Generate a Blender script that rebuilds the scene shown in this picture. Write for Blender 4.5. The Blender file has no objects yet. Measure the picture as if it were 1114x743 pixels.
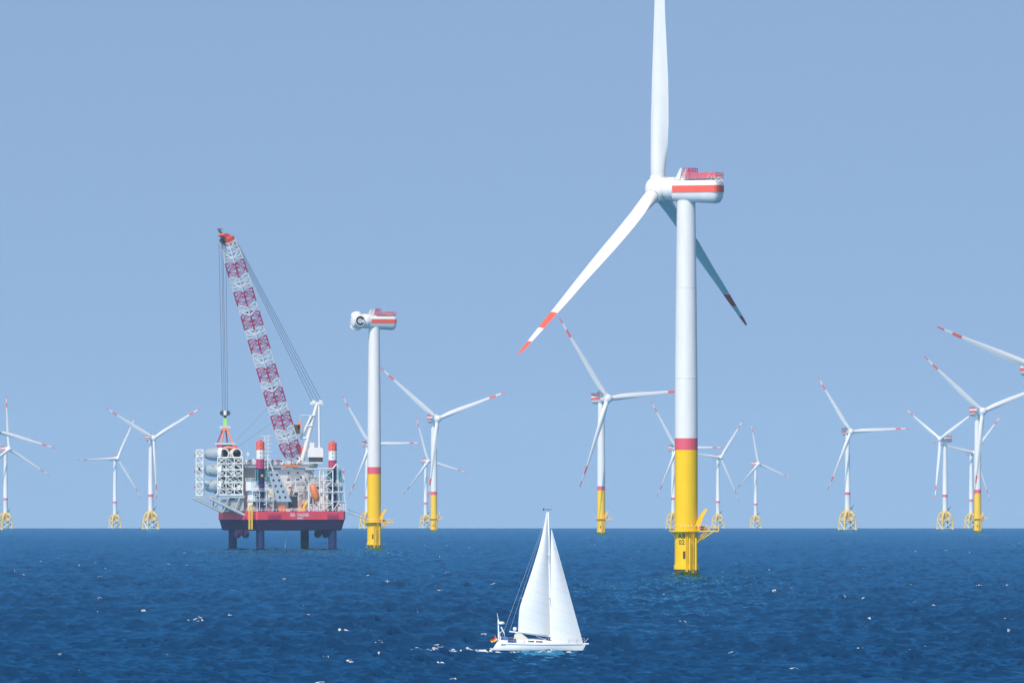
import bpy, math, random
import numpy as np
from mathutils import Vector, Matrix
random.seed(7)
rng = np.random.default_rng(11)
S = bpy.context.scene
C = S.collection
R_EARTH = 7.4e6            # effective earth radius with refraction: the sea really curves away
FPX = 12378.0              # focal length in pixels of a 1114 px wide frame (400 mm lens)
CAM_H = 18.2
PI = math.pi

# ------------------------------------------------------------------ camera
cam = bpy.data.objects.new('camera', bpy.data.cameras.new('camera'))
C.objects.link(cam)
cam.location = (0, 0, CAM_H)
cam.rotation_euler = (PI/2 + math.atan(175.7/FPX), 0, 0)
cam.data.sensor_width = 36.0
cam.data.lens = 400.0
cam.data.clip_start = 5.0
cam.data.clip_end = 80000.0
S.camera = cam

# ------------------------------------------------------------------ sky, sun, exposure
SUN_ELEV, SUN_AZ = math.radians(50), math.radians(-155)   # azimuth measured clockwise from +Y (view direction)
SKY_STRENGTH, SUN_STRENGTH = 0.110, 3.0
SKY_LIFT = 0.32      # clear sky tone carried down towards the horizon
w = bpy.data.worlds.new('World'); S.world = w; w.use_nodes = True
nt = w.node_tree; nt.nodes.clear()
out = nt.nodes.new('ShaderNodeOutputWorld'); bg = nt.nodes.new('ShaderNodeBackground')
sky = nt.nodes.new('ShaderNodeTexSky'); sky.sky_type = 'NISHITA'; sky.sun_disc = False
sky.sun_elevation = SUN_ELEV; sky.sun_rotation = SUN_AZ
sky.air_density = 1.0; sky.dust_density = 1.0; sky.ozone_density = 0.4; sky.altitude = 0
bg.inputs['Strength'].default_value = SKY_STRENGTH
tcw = nt.nodes.new('ShaderNodeTexCoord'); va = nt.nodes.new('ShaderNodeVectorMath'); va.operation = 'ADD'; va.inputs[1].default_value = (0, 0, SKY_LIFT)
vn = nt.nodes.new('ShaderNodeVectorMath'); vn.operation = 'NORMALIZE'
nt.links.new(tcw.outputs['Generated'], va.inputs[0]); nt.links.new(va.outputs[0], vn.inputs[0]); nt.links.new(vn.outputs[0], sky.inputs[0])
nt.links.new(sky.outputs[0], bg.inputs[0]); nt.links.new(bg.outputs[0], out.inputs[0])
sun = bpy.data.objects.new('sun', bpy.data.lights.new('sun', 'SUN')); C.objects.link(sun)
sun.data.energy = SUN_STRENGTH; sun.data.angle = math.radians(0.5); sun.data.color = (1.0, 0.93, 0.86)
sd = Vector((math.sin(SUN_AZ)*math.cos(SUN_ELEV), math.cos(SUN_AZ)*math.cos(SUN_ELEV), math.sin(SUN_ELEV)))
sun.rotation_euler = sd.to_track_quat('Z', 'Y').to_euler()
S.render.engine = 'CYCLES'
S.view_settings.view_transform = 'Standard'; S.view_settings.look = 'None'
S.view_settings.exposure = 0.53; S.view_settings.gamma = 1.0; S.view_settings.use_curve_mapping = False
S.cycles.volume_bounces = 1
S.cycles.max_bounces = 6

# ------------------------------------------------------------------ helpers
def sea_z(d): return -d*d/(2*R_EARTH)

def mat(name, col, rough=0.5, metal=0.0, wear=0.12, wear_scale=0.6, streak=True, spec=0.5):
    m = bpy.data.materials.new(name); m.use_nodes = True
    n = m.node_tree.nodes; l = m.node_tree.links
    b = n['Principled BSDF']
    b.inputs['Roughness'].default_value = rough; b.inputs['Metallic'].default_value = metal
    b.inputs['Specular IOR Level'].default_value = spec
    tc = n.new('ShaderNodeTexCoord'); mp = n.new('ShaderNodeMapping')
    mp.inputs['Scale'].default_value = (1, 1, 0.25 if streak else 1)
    nz = n.new('ShaderNodeTexNoise'); nz.inputs['Scale'].default_value = wear_scale; nz.inputs['Detail'].default_value = 6
    rp = n.new('ShaderNodeMapRange'); rp.inputs[1].default_value = 0.35; rp.inputs[2].default_value = 0.75
    rp.inputs[3].default_value = 0.0; rp.inputs[4].default_value = wear
    mx = n.new('ShaderNodeMix'); mx.data_type = 'RGBA'
    mx.inputs[6].default_value = (*col, 1)
    mx.inputs[7].default_value = (col[0]*0.45+0.03, col[1]*0.42+0.02, col[2]*0.38+0.015, 1)
    l.new(tc.outputs['Object'], mp.inputs[0]); l.new(mp.outputs[0], nz.inputs[0])
    l.new(nz.outputs[0], rp.inputs[0]); l.new(rp.outputs[0], mx.inputs[0]); l.new(mx.outputs[2], b.inputs['Base Color'])
    return m

M = dict(
 white=mat('white_paint', (.72,.685,.645), .45),
 hullwhite=mat('white_superstructure', (.80,.79,.76), .5, wear=.18, wear_scale=.9),
 cream=mat('cream_paint', (.72,.70,.63), .5, wear=.2),
 red=mat('signal_red', (.80,.10,.055), .5),
 pink=mat('faded_red', (.70,.085,.12), .5),
 hullred=mat('hull_red', (.80,.06,.085), .5, wear=.3, wear_scale=.3),
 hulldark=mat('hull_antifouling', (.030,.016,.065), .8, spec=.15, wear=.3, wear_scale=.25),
 orange=mat('orange_paint', (.80,.22,.06), .5),
 yellow=mat('yellow_paint', (.86,.505,.003), .55, wear=.2, wear_scale=.5, spec=.2),
 growth=mat('marine_growth', (.10,.055,.02), .9, wear=.9, wear_scale=3, streak=False),
 grey=mat('grey_steel', (.36,.38,.38), .5, wear=.4),
 lgrey=mat('light_grey_paint', (.52,.55,.56), .5, wear=.3),
 dark=mat('dark_steel', (.035,.04,.05), .5, wear=.3),
 cable=mat('steel_cable', (.10,.11,.13), .5),
 leg=mat('leg_steel_shaded', (.012,.026,.095), .8, spec=.1, wear=.2, wear_scale=.4),  # blue darkened so the colour carries the shade under the hull
 glass=mat('dark_window', (.02,.03,.04), .08, wear=0),
 jyellow=mat('weathered_yellow', (.74,.50,.10), .6, wear=.35),
 dome=mat('dull_grey_cover', (.30,.35,.38), .7, wear=.3),
 teal=mat('teal_paint', (.10,.30,.30), .5),
 maroon=mat('maroon_paint', (.48,.03,.10), .5, wear=.3),
 navy=mat('navy_stripe', (.03,.05,.16), .5),
 blue=mat('blue_cloth', (.03,.14,.45), .8),
 gel=mat('white_gelcoat', (.82,.82,.80), .25, wear=.08),
 sail=mat('sail_cloth', (.86,.86,.85), .75, wear=.05),
 teak=mat('teak', (.28,.16,.08), .7, wear=.4),
 canvas=mat('beige_canvas', (.55,.53,.46), .9),
 black=mat('black_cloth_and_hollow_shade', (.015,.015,.018), .8),
 gold=mat('gold_cloth', (.85,.48,.02), .8),
 flagred=mat('red_cloth', (.65,.02,.03), .8),
 lime=mat('lime_sling', (.35,.65,.10), .8),
 letter=mat('black_letters', (.03,.03,.03), .6, wear=0),
 wletter=mat('white_letters', (.82,.82,.80), .5, wear=0),
 skin=mat('skin', (.45,.26,.18), .6, wear=0),
)
# sail cloth lets some light through
def make_translucent(m, f):
    n = m.node_tree.nodes; l = m.node_tree.links; b = n['Principled BSDF']
    t = n.new('ShaderNodeBsdfTranslucent'); t.inputs[0].default_value = (.8,.8,.78,1)
    x = n.new('ShaderNodeMixShader'); x.inputs[0].default_value = f
    l.new(b.outputs[0], x.inputs[1]); l.new(t.outputs[0], x.inputs[2]); l.new(x.outputs[0], n['Material Output'].inputs[0])
def add_seams(m):
    n = m.node_tree.nodes; l = m.node_tree.links; b = n['Principled BSDF']
    tc = n.new('ShaderNodeTexCoord'); sp = n.new('ShaderNodeSeparateXYZ'); l.new(tc.outputs['Object'], sp.inputs[0])
    a = n.new('ShaderNodeMath'); a.operation = 'MULTIPLY_ADD'; a.inputs[1].default_value = .35; l.new(sp.outputs[0], a.inputs[0]); l.new(sp.outputs[2], a.inputs[2])
    f = n.new('ShaderNodeMath'); f.operation = 'FRACT'; d = n.new('ShaderNodeMath'); d.operation = 'DIVIDE'; d.inputs[1].default_value = 1.25
    l.new(a.outputs[0], d.inputs[0]); l.new(d.outputs[0], f.inputs[0])
    g = n.new('ShaderNodeMath'); g.operation = 'LESS_THAN'; g.inputs[1].default_value = .07; l.new(f.outputs[0], g.inputs[0])
    h = n.new('ShaderNodeMath'); h.operation = 'MULTIPLY'; h.inputs[1].default_value = .35; l.new(g.outputs[0], h.inputs[0])
    x = n.new('ShaderNodeMix'); x.data_type = 'RGBA'; x.inputs[7].default_value = (.60,.61,.62,1)
    src = b.inputs['Base Color'].links[0].from_socket; l.new(h.outputs[0], x.inputs[0]); l.new(src, x.inputs[6]); l.new(x.outputs[2], b.inputs['Base Color'])
add_seams(M['sail'])
make_translucent(M['sail'], .25)

class MB:
    """collects shapes into one mesh"""
    def __init__(s): s.v = []; s.f = []; s.m = []; s.mats = []
    def mi(s, m):
        m = M[m] if isinstance(m, str) else m
        if m not in s.mats: s.mats.append(m)
        return s.mats.index(m)
    def add(s, vs, fs, m):
        b = len(s.v); s.v += [tuple(p) for p in vs]; k = s.mi(m)
        for f in fs: s.f.append(tuple(b+i for i in f)); s.m.append(k)
    def box(s, x0, x1, y0, y1, z0, z1, m, X=None):
        vs = [Vector((x, y, z)) for z in (z0, z1) for x, y in ((x0,y0),(x1,y0),(x1,y1),(x0,y1))]
        if X is not None: vs = [X @ p for p in vs]
        s.add(vs, [(3,2,1,0),(4,5,6,7),(0,1,5,4),(1,2,6,5),(2,3,7,6),(3,0,4,7)], m)
    def tube(s, a, b, r, m, r2=None, n=8, cap=True):
        a, b = Vector(a), Vector(b); d = b-a
        if d.length < 1e-6: return
        q = d.to_track_quat('Z', 'Y'); r2 = r if r2 is None else r2
        vs = []
        for p, rr in ((a, r), (b, r2)):
            for i in range(n):
                t = 2*PI*i/n; vs.append(p + q @ Vector((rr*math.cos(t), rr*math.sin(t), 0)))
        fs = [(i, (i+1)%n, n+(i+1)%n, n+i) for i in range(n)]
        if cap: fs += [tuple(range(n-1,-1,-1)), tuple(range(n, 2*n))]
        s.add(vs, fs, m)
    def bar(s, a, b, w_, m): s.tube(a, b, w_*.7, m, n=4)
    def path(s, pts, r, m, n=8):
        for i in range(len(pts)-1):
            r0 = r[i] if isinstance(r, (list, tuple)) else r; r1 = r[i+1] if isinstance(r, (list, tuple)) else r
            s.tube(pts[i], pts[i+1], r0, m, r1, n)
    def lathe(s, prof, m, n=32, X=None, mats=None, cap=True):
        """prof: list of (r, z) round Z; mats: per segment"""
        vs = []
        for r, z in prof:
            for i in range(n):
                t = 2*PI*i/n; p = Vector((r*math.cos(t), r*math.sin(t), z)); vs.append(X @ p if X is not None else p)
        b = len(s.v); s.v += [tuple(p) for p in vs]
        for k in range(len(prof)-1):
            mm = s.mi(mats[k] if mats else m)
            for i in range(n):
                j = (i+1)%n; s.f.append((b+k*n+i, b+k*n+j, b+(k+1)*n+j, b+(k+1)*n+i)); s.m.append(mm)
        if cap:
            if prof[0][0] > 1e-4: s.f.append(tuple(b+i for i in range(n-1,-1,-1))); s.m.append(s.mi(mats[0] if mats else m))
            e = b+(len(prof)-1)*n
            if prof[-1][0] > 1e-4: s.f.append(tuple(e+i for i in range(n))); s.m.append(s.mi(mats[-1] if mats else m))
    def loft(s, rings, m, mats=None, cap=True, closed=True):
        n = len(rings[0]); b = len(s.v)
        for r in rings: s.v += [tuple(p) for p in r]
        for k in range(len(rings)-1):
            mm = s.mi(mats[k] if mats else m)
            for i in range(n if closed else n-1):
                j = (i+1)%n; s.f.append((b+k*n+i, b+k*n+j, b+(k+1)*n+j, b+(k+1)*n+i)); s.m.append(mm)
        if cap and closed:
            s.f.append(tuple(b+i for i in range(n-1,-1,-1))); s.m.append(s.mi(mats[0] if mats else m))
            e = b+(len(rings)-1)*n
            s.f.append(tuple(e+i for i in range(n))); s.m.append(s.mi(mats[-1] if mats else m))
    def mesh(s, name, smooth=35):
        me = bpy.data.meshes.new(name); me.from_pydata(s.v, [], s.f)
        for x in s.mats: me.materials.append(x)
        me.polygons.foreach_set('material_index', s.m)
        me.validate(); me.update()
        import bmesh
        bm = bmesh.new(); bm.from_mesh(me); bmesh.ops.recalc_face_normals(bm, faces=bm.faces); bm.to_mesh(me); bm.free()
        if smooth:
            me.shade_smooth(); me.set_sharp_from_angle(angle=math.radians(smooth))
        return me
    def build(s, name, parent=None, smooth=35, matrix=None):
        o = bpy.data.objects.new(name, s.mesh(name, smooth)); C.objects.link(o)
        if parent: o.parent = parent
        if matrix is not None: o.matrix_local = matrix
        return o

def tag(o, label, cat, group=None, kind=None):
    if label: o['label'] = label
    if cat: o['category'] = cat
    if group: o['group'] = group
    if kind: o['kind'] = kind
    return o
def empty(name, loc, rz=0):
    o = bpy.data.objects.new(name, None); C.objects.link(o); o.location = loc; o.rotation_euler = (0,0,rz); return o
def text_mesh(txt, size, fn, m, depth=0.0):
    cu = bpy.data.curves.new('lettering', 'FONT'); cu.body = txt; cu.size = size; cu.align_x = 'CENTER'; cu.extrude = depth; cu.offset = .025
    o = bpy.data.objects.new('lettering', cu); C.objects.link(o)
    bpy.context.view_layer.update()
    dg = bpy.context.evaluated_depsgraph_get()
    me = bpy.data.meshes.new_from_object(o.evaluated_get(dg))
    bpy.data.objects.remove(o)
    for v in me.vertices: v.co = fn(v.co)
    me.materials.clear(); me.materials.append(M[m] if isinstance(m, str) else m)
    return me
def link_mesh(name, me, parent):
    o = bpy.data.objects.new(name, me); C.objects.link(o); o.parent = parent; return o
def world_at(px, D): return Vector(((px-557)/FPX*D, D, sea_z(D)))

# ------------------------------------------------------------------ water (curved sea with real waves)
def build_water():
    half = math.radians(4.6); nc = 1050
    k = (1/math.sqrt(880) - 1/math.sqrt(19500)); nr = 2300
    t = np.linspace(0, 1, nr)
    d = 1/(1/math.sqrt(880) - k*t)**2
    a = np.linspace(-half, half, nc)
    Dg, Ag = np.meshgrid(d, a, indexing='ij')
    # break up the regular grid a little
    Dg = Dg*(1 + 0.0); 
    X = Dg*np.sin(Ag); Y = Dg*np.cos(Ag)
    H = np.zeros_like(X); 
    spacing = np.maximum(Dg*2*half/nc, 0.2)
    wind = math.radians(-80)      # direction the waves run
    nw = 150
    lam = np.exp(rng.uniform(math.log(1.9), math.log(22), nw))
    lam.sort()
    for i, L in enumerate(lam):
        th = wind + rng.normal(0, 0.5)
        kx, ky = math.cos(th)*2*PI/L, math.sin(th)*2*PI/L
        ph = rng.uniform(0, 2*PI)
        amp = 0.015*L if L < 2.8 else 0.042 if L < 6 else 0.042*(6/L)**0.75
        arg = kx*X + ky*Y + ph
        fade = np.clip((L/spacing - 1.6)/1.6, 0, 1)
        if L < 12: wv = 1 - 2*np.abs(np.sin(arg/2)); wv = wv + .27
        else: wv = np.sin(arg)
        H += amp*wv*fade
    # gusts: patches of rougher and calmer water
    g = np.zeros_like(X)
    for i in range(14):
        L = math.exp(rng.uniform(math.log(40), math.log(260))); th = rng.uniform(0, 2*PI)
        g += np.sin((X*math.cos(th)*2.2 + Y*math.sin(th)*.6)*2*PI/L + rng.uniform(0, 6.28))
    H *= 1 + 0.2*np.clip(g/2.6, -1.6, 1.8)
    # ---- foam: whitecaps at crests, wake, wash round the piles
    foam = np.zeros_like(X)
    ca = (nc-1)/(2*half)
    def patch(cx, cy, rx, ry, strength=1.0, rag=.55):
        dd = math.hypot(cx, cy); aa = math.atan2(cx, cy)
        tr = (1/math.sqrt(880) - 1/math.sqrt(max(dd-ry*1.3-2, 881)))/k*(nr-1); tr2 = (1/math.sqrt(880) - 1/math.sqrt(dd+ry*1.3+2))/k*(nr-1)
        i0, i1 = max(0, int(tr)-1), min(nr, int(tr2)+3)
        c0 = max(0, int((aa + half - (rx*1.4)/dd)*ca)-1); c1 = min(nc, int((aa + half + (rx*1.4)/dd)*ca)+3)
        if i1 <= i0 or c1 <= c0: return
        xs = X[i0:i1, c0:c1]-cx; ys = Y[i0:i1, c0:c1]-cy
        ph = rng.uniform(0, 6.28, 4)
        q = (xs/rx)**2 + ((ys - .25*ry*np.sin(xs/rx*2+ph[0]))/ry)**2
        q = q + rag*(np.sin(xs*5/rx+ph[1])*np.sin(ys*4/ry+ph[2])*.6 + rng.uniform(-.4, .4, xs.shape))
        val = np.clip((1.1-q)*1.6, 0, 1)*strength
        foam[i0:i1, c0:c1] = np.maximum(foam[i0:i1, c0:c1], val)
        H[i0:i1, c0:c1] += val*0.05
    def at(px, py):
        y = py-575.0; u = (math.sqrt(y) + math.sqrt(y + 4*4.266*3.217))/(2*4.266)
        D = FPX/(u*u); return (px-557)/FPX*D, D
    spots = [(371,688,1.0,1.8),(374,687.6,1.0,1.8),(377,688,1.1,1.8),(380,688.4,1.0,1.8),(384,688.8,.8,1.6),(313,691,1.4,1.2),(359,702,1.0,1.5),(404,671,1.1,1.3),(198,671,.8,1.2),(215,672,.9,1.0),(60,626,1.2,2),(436,629,1.5,2),
             (476,633,.8,1.6),(484,650,1.0,1.6),(55,614,1.3,2.2),(105,619,1.6,2),(113,588,1.2,3),(180,612,1.4,2),(340,702,1.1,1.3),(29,661,.9,1.4),
             (925,692,2.0,1.4),(770,662,1.6,1.4),(877,673,1.0,1.2),(743,654,.9,1.2),(919,654,.8,1),(1105,706,1.6,1.2),(1094,690,.8,1),(780,686,.7,1),
             (945,676,.8,1),(990,683,.8,1),(826,610,1.3,2),(862,640,.9,1.4),(700,600,1.2,2),(640,628,.9,1.4),(592,612,1.1,2),(996,601,1.4,3),(1040,628,1,2),
             (77,661,1,1.2),(134,588,1.2,3),(498,598,1,2.4),(327,659,.8,1.2),(245,598,1,2),(168,641,.7,1.4),(262,722,.9,1),(180,716,.8,.9),(980,722,1,1),(655,716,.9,1),(720,702,.8,1)]
    for px, py, rx, ry in spots:
        x, y = at(px, py); patch(x, y, rx*rng.uniform(.55, .8), ry*.6, rng.uniform(.7, 1))
    for i in range(260):          # small scattered whitecaps, set on the higher crests
        dd = 950*math.exp(rng.uniform(0, 1)**1.0*math.log(6)); aa = rng.uniform(-half, half)
        j = int((1/math.sqrt(880) - 1/math.sqrt(dd))/k*(nr-1)); c = int((aa+half)*ca)
        j0, c0 = max(j-4, 0), max(c-12, 0)
        sub = H[j0:j+5, c0:c+13]
        if sub.size == 0: continue
        m_ = np.unravel_index(np.argmax(sub), sub.shape)
        if sub[m_] < 0.35: continue
        x = X[j0+m_[0], c0+m_[1]]; y = Y[j0+m_[0], c0+m_[1]]
        patch(x, y, rng.uniform(.3, 1.0), rng.uniform(.2, .4), rng.uniform(.3, .75), .9)
    # wake behind and wash beside the sailboat
    bx, by = (585.9-557)/8.9, FPX/8.9
    for i in range(110):
        u = rng.uniform(0, 1); x = bx - 6.0 - 11*u**1.2; patch(x, by + rng.normal(0, .6+1.6*u), rng.uniform(.15, .5), rng.uniform(.3, .7), rng.uniform(.5, .95)*(1-.25*u), 1.0)
    for i in range(90):
        x = bx + rng.uniform(-6.0, 5.6); patch(x, by - 2.0 - abs(rng.normal(0, 3.2)), rng.uniform(.3, 1.0), rng.uniform(.4, .9), rng.uniform(.4, .85), .9)
    for i in range(16): patch(bx - 6.3 + rng.normal(0, .4), by + rng.normal(-.6, .8), rng.uniform(.3, .6), .7, .9, .6)
    for i in range(14): patch(bx + 5.2 + rng.normal(0, .5), by + rng.normal(-.9, .7), rng.uniform(.2, .5), .6, .8, .6)
    # wash round the foundations
    for px, D, r in ((746.5, 3015, 3.3), (407, 5073, 3.3)):
        x0 = (px-557)/FPX*D
        for i in range(14):
            t_ = rng.uniform(0, 2*PI); patch(x0 + (r+.3)*math.cos(t_), D + (r+.5)*math.sin(t_), rng.uniform(.4, 1.1), rng.uniform(.8, 2.0), rng.uniform(.5, .9), .8)
        for i in range(10): patch(x0 - rng.uniform(0, 12), D - rng.uniform(3, 9), rng.uniform(.5, 1.6), rng.uniform(.8, 2.0), rng.uniform(.15, .4), .9)
    Z = H - (X**2+Y**2)/(2*R_EARTH)
    V = np.stack([X, Y, Z], -1).reshape(-1, 3)
    idx = np.arange(nr*nc).reshape(nr, nc)
    Q = np.stack([idx[:-1,:-1], idx[:-1,1:], idx[1:,1:], idx[1:,:-1]], -1).reshape(-1, 4)[:, ::-1]
    F = foam.reshape(-1)
    # the rest of the sea, all the way round to beyond the horizon
    rings = np.concatenate([[2.0], np.linspace(60, 880, 8), np.geomspace(1100, 21500, 44)])
    na = 150; ang = np.linspace(half, 2*PI-half, na)
    Rg, Tg = np.meshgrid(rings, ang, indexing='ij')
    X2 = Rg*np.sin(Tg); Y2 = Rg*np.cos(Tg); Z2 = -(X2**2+Y2**2)/(2*R_EARTH) + rng.uniform(-.1,.1,X2.shape)*(Rg > 5)
    V2 = np.stack([X2, Y2, Z2], -1).reshape(-1, 3); id2 = np.arange(len(rings)*na).reshape(len(rings), na)+len(V)
    Q2 = np.stack([id2[:-1,:-1], id2[:-1,1:], id2[1:,1:], id2[1:,:-1]], -1).reshape(-1, 4)[:, ::-1]
    # the near piece between the camera and the fine waves
    r3 = np.concatenate([[2.0], np.linspace(60, 880, 12)]); a3 = np.linspace(-half, half, 30)
    Rg, Tg = np.meshgrid(r3, a3, indexing='ij'); X3 = Rg*np.sin(Tg); Y3 = Rg*np.cos(Tg); Z3 = -(X3**2+Y3**2)/(2*R_EARTH) - .02
    V3 = np.stack([X3, Y3, Z3], -1).reshape(-1, 3); id3 = np.arange(len(r3)*30).reshape(len(r3), 30)+len(V)+len(V2)
    Q3 = np.stack([id3[:-1,:-1], id3[:-1,1:], id3[1:,1:], id3[1:,:-1]], -1).reshape(-1, 4)[:, ::-1]
    V = np.concatenate([V, V2, V3]).astype(np.float32); Q = np.concatenate([Q, Q2, Q3]).astype(np.int32)
    F = np.concatenate([F, np.zeros(len(V2)+len(V3))]).astype(np.float32)
    me = bpy.data.meshes.new('water')
    me.vertices.add(len(V)); me.vertices.foreach_set('co', V.ravel())
    me.loops.add(Q.size); me.loops.foreach_set('vertex_index', Q.ravel())
    me.polygons.add(len(Q)); me.polygons.foreach_set('loop_start', np.arange(0, Q.size, 4, dtype=np.int32))
    me.polygons.foreach_set('use_smooth', np.ones(len(Q), dtype=bool))
    me.update(calc_edges=True)
    at_ = me.attributes.new('foam', 'FLOAT', 'POINT'); at_.data.foreach_set('value', F)
    m = bpy.data.materials.new('sea_water'); m.use_nodes = True
    n = m.node_tree.nodes; l = m.node_tree.links; b = n['Principled BSDF']
    
    tc = n.new('ShaderNodeTexCoord')
    nz = n.new('ShaderNodeTexNoise'); nz.inputs['Scale'].default_value = 1.1; nz.inputs['Detail'].default_value = 5; nz.inputs['Roughness'].default_value = .6
    l.new(tc.outputs['Object'], nz.inputs[0])
    bp = n.new('ShaderNodeBump'); bp.inputs['Strength'].default_value = .8; bp.inputs['Distance'].default_value = .05
    l.new(nz.outputs[0], bp.inputs['Height'])
    mpw = n.new('ShaderNodeMapping'); mpw.inputs['Rotation'].default_value = (0, 0, math.radians(20)); mpw.inputs['Scale'].default_value = (.45, .8, .5)
    nw2 = n.new('ShaderNodeTexNoise'); nw2.inputs['Scale'].default_value = 1.0; nw2.inputs['Detail'].default_value = 4; nw2.inputs['Roughness'].default_value = .6
    l.new(tc.outputs['Object'], mpw.inputs[0]); l.new(mpw.outputs[0], nw2.inputs[0])
    bp2 = n.new('ShaderNodeBump'); bp2.inputs['Strength'].default_value = 1.0; bp2.inputs['Distance'].default_value = .01
    l.new(nw2.outputs[0], bp2.inputs['Height']); l.new(bp2.outputs[0], bp.inputs['Normal'])
    # plankton / depth tint varies a little over hundreds of metres
    n2 = n.new('ShaderNodeTexNoise'); n2.inputs['Scale'].default_value = .004; n2.inputs['Detail'].default_value = 3
    l.new(tc.outputs['Object'], n2.inputs[0])
    c1 = n.new('ShaderNodeMix'); c1.data_type = 'RGBA'; c1.inputs[6].default_value = (.0002,.008,.036,1); c1.inputs[7].default_value = (.0003,.013,.052,1)
    l.new(n2.outputs[0], c1.inputs[0])
    fa = n.new('ShaderNodeAttribute'); fa.attribute_name = 'foam'
    n3 = n.new('ShaderNodeTexNoise'); n3.inputs['Scale'].default_value = 2.2; n3.inputs['Detail'].default_value = 4
    l.new(tc.outputs['Object'], n3.inputs[0])
    mu = n.new('ShaderNodeMath'); mu.operation = 'MULTIPLY_ADD'; mu.inputs[1].default_value = 2.2; mu.inputs[2].default_value = -1.25
    l.new(n3.outputs[0], mu.inputs[0])
    ad = n.new('ShaderNodeMath'); ad.operation = 'ADD'; l.new(mu.outputs[0], ad.inputs[0]); l.new(fa.outputs['Fac'], ad.inputs[1])
    mr = n.new('ShaderNodeMapRange'); mr.inputs[1].default_value = .36; mr.inputs[2].default_value = .58; l.new(ad.outputs[0], mr.inputs[0])
    gt = n.new('ShaderNodeMath'); gt.operation = 'GREATER_THAN'; gt.inputs[1].default_value = .02; l.new(fa.outputs['Fac'], gt.inputs[0])
    m2 = n.new('ShaderNodeMath'); m2.operation = 'MULTIPLY'; l.new(mr.outputs[0], m2.inputs[0]); l.new(gt.outputs[0], m2.inputs[1])
    # water body colour below, sky reflection above; waves hide part of each other's reflection
    wd = n.new('ShaderNodeBsdfDiffuse'); gl = n.new('ShaderNodeBsdfGlossy'); gl.inputs['Color'].default_value = (.09,.385,.62,1); gl.inputs['Roughness'].default_value = .10
    fr = n.new('ShaderNodeFresnel'); fr.inputs['IOR'].default_value = 1.333
    fm = n.new('ShaderNodeMath'); fm.operation = 'MULTIPLY'; fm.inputs[1].default_value = 5; fm.use_clamp = True
    fs_ = n.new('ShaderNodeMath'); fs_.operation='POWER'; fs_.inputs[1].default_value=4
    l.new(fr.outputs[0], fs_.inputs[0]); l.new(fs_.outputs[0], fm.inputs[0]); l.new(bp.outputs[0], fr.inputs['Normal']); l.new(bp.outputs[0], gl.inputs['Normal']); l.new(bp.outputs[0], wd.inputs['Normal'])
    wm = n.new('ShaderNodeMixShader'); l.new(fm.outputs[0], wm.inputs[0]); l.new(wd.outputs[0], wm.inputs[1]); l.new(gl.outputs[0], wm.inputs[2])
    df = n.new('ShaderNodeBsdfDiffuse'); df.inputs[0].default_value = (.58,.60,.60,1)
    ms = n.new('ShaderNodeMixShader')
    l.new(c1.outputs[2], wd.inputs['Color'])
    l.new(m2.outputs[0], ms.inputs[0]); n.remove(b); l.new(wm.outputs[0], ms.inputs[1]); l.new(df.outputs[0], ms.inputs[2])
    l.new(ms.outputs[0], n['Material Output'].inputs[0])
    me.materials.append(m)
    o = bpy.data.objects.new('water', me); C.objects.link(o); o['kind'] = 'structure'
    o['label'] = 'dark blue choppy sea with scattered whitecaps out to the horizon'; o['category'] = 'sea'
build_water()

# ------------------------------------------------------------------ haze
HAZE_DENSITY = 1.8e-5
def build_haze():
    mb = MB(); mb.box(-22500, 22500, -22500, 22500, -36, 190, 'white')
    o = mb.build('haze', smooth=0); o.data.materials.clear()
    m = bpy.data.materials.new('haze_air'); m.use_nodes = True
    n = m.node_tree.nodes; n.clear(); ou = n.new('ShaderNodeOutputMaterial')
    v = n.new('ShaderNodeVolumePrincipled'); v.inputs['Color'].default_value = (.62,.85,1,1); v.inputs['Density'].default_value = HAZE_DENSITY
    v.inputs['Anisotropy'].default_value = 0.0
    m.node_tree.links.new(v.outputs[0], ou.inputs['Volume']); o.data.materials.append(m)
    tag(o, 'pale blue haze thickening towards the horizon', 'haze', kind='stuff')

build_haze()

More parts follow.
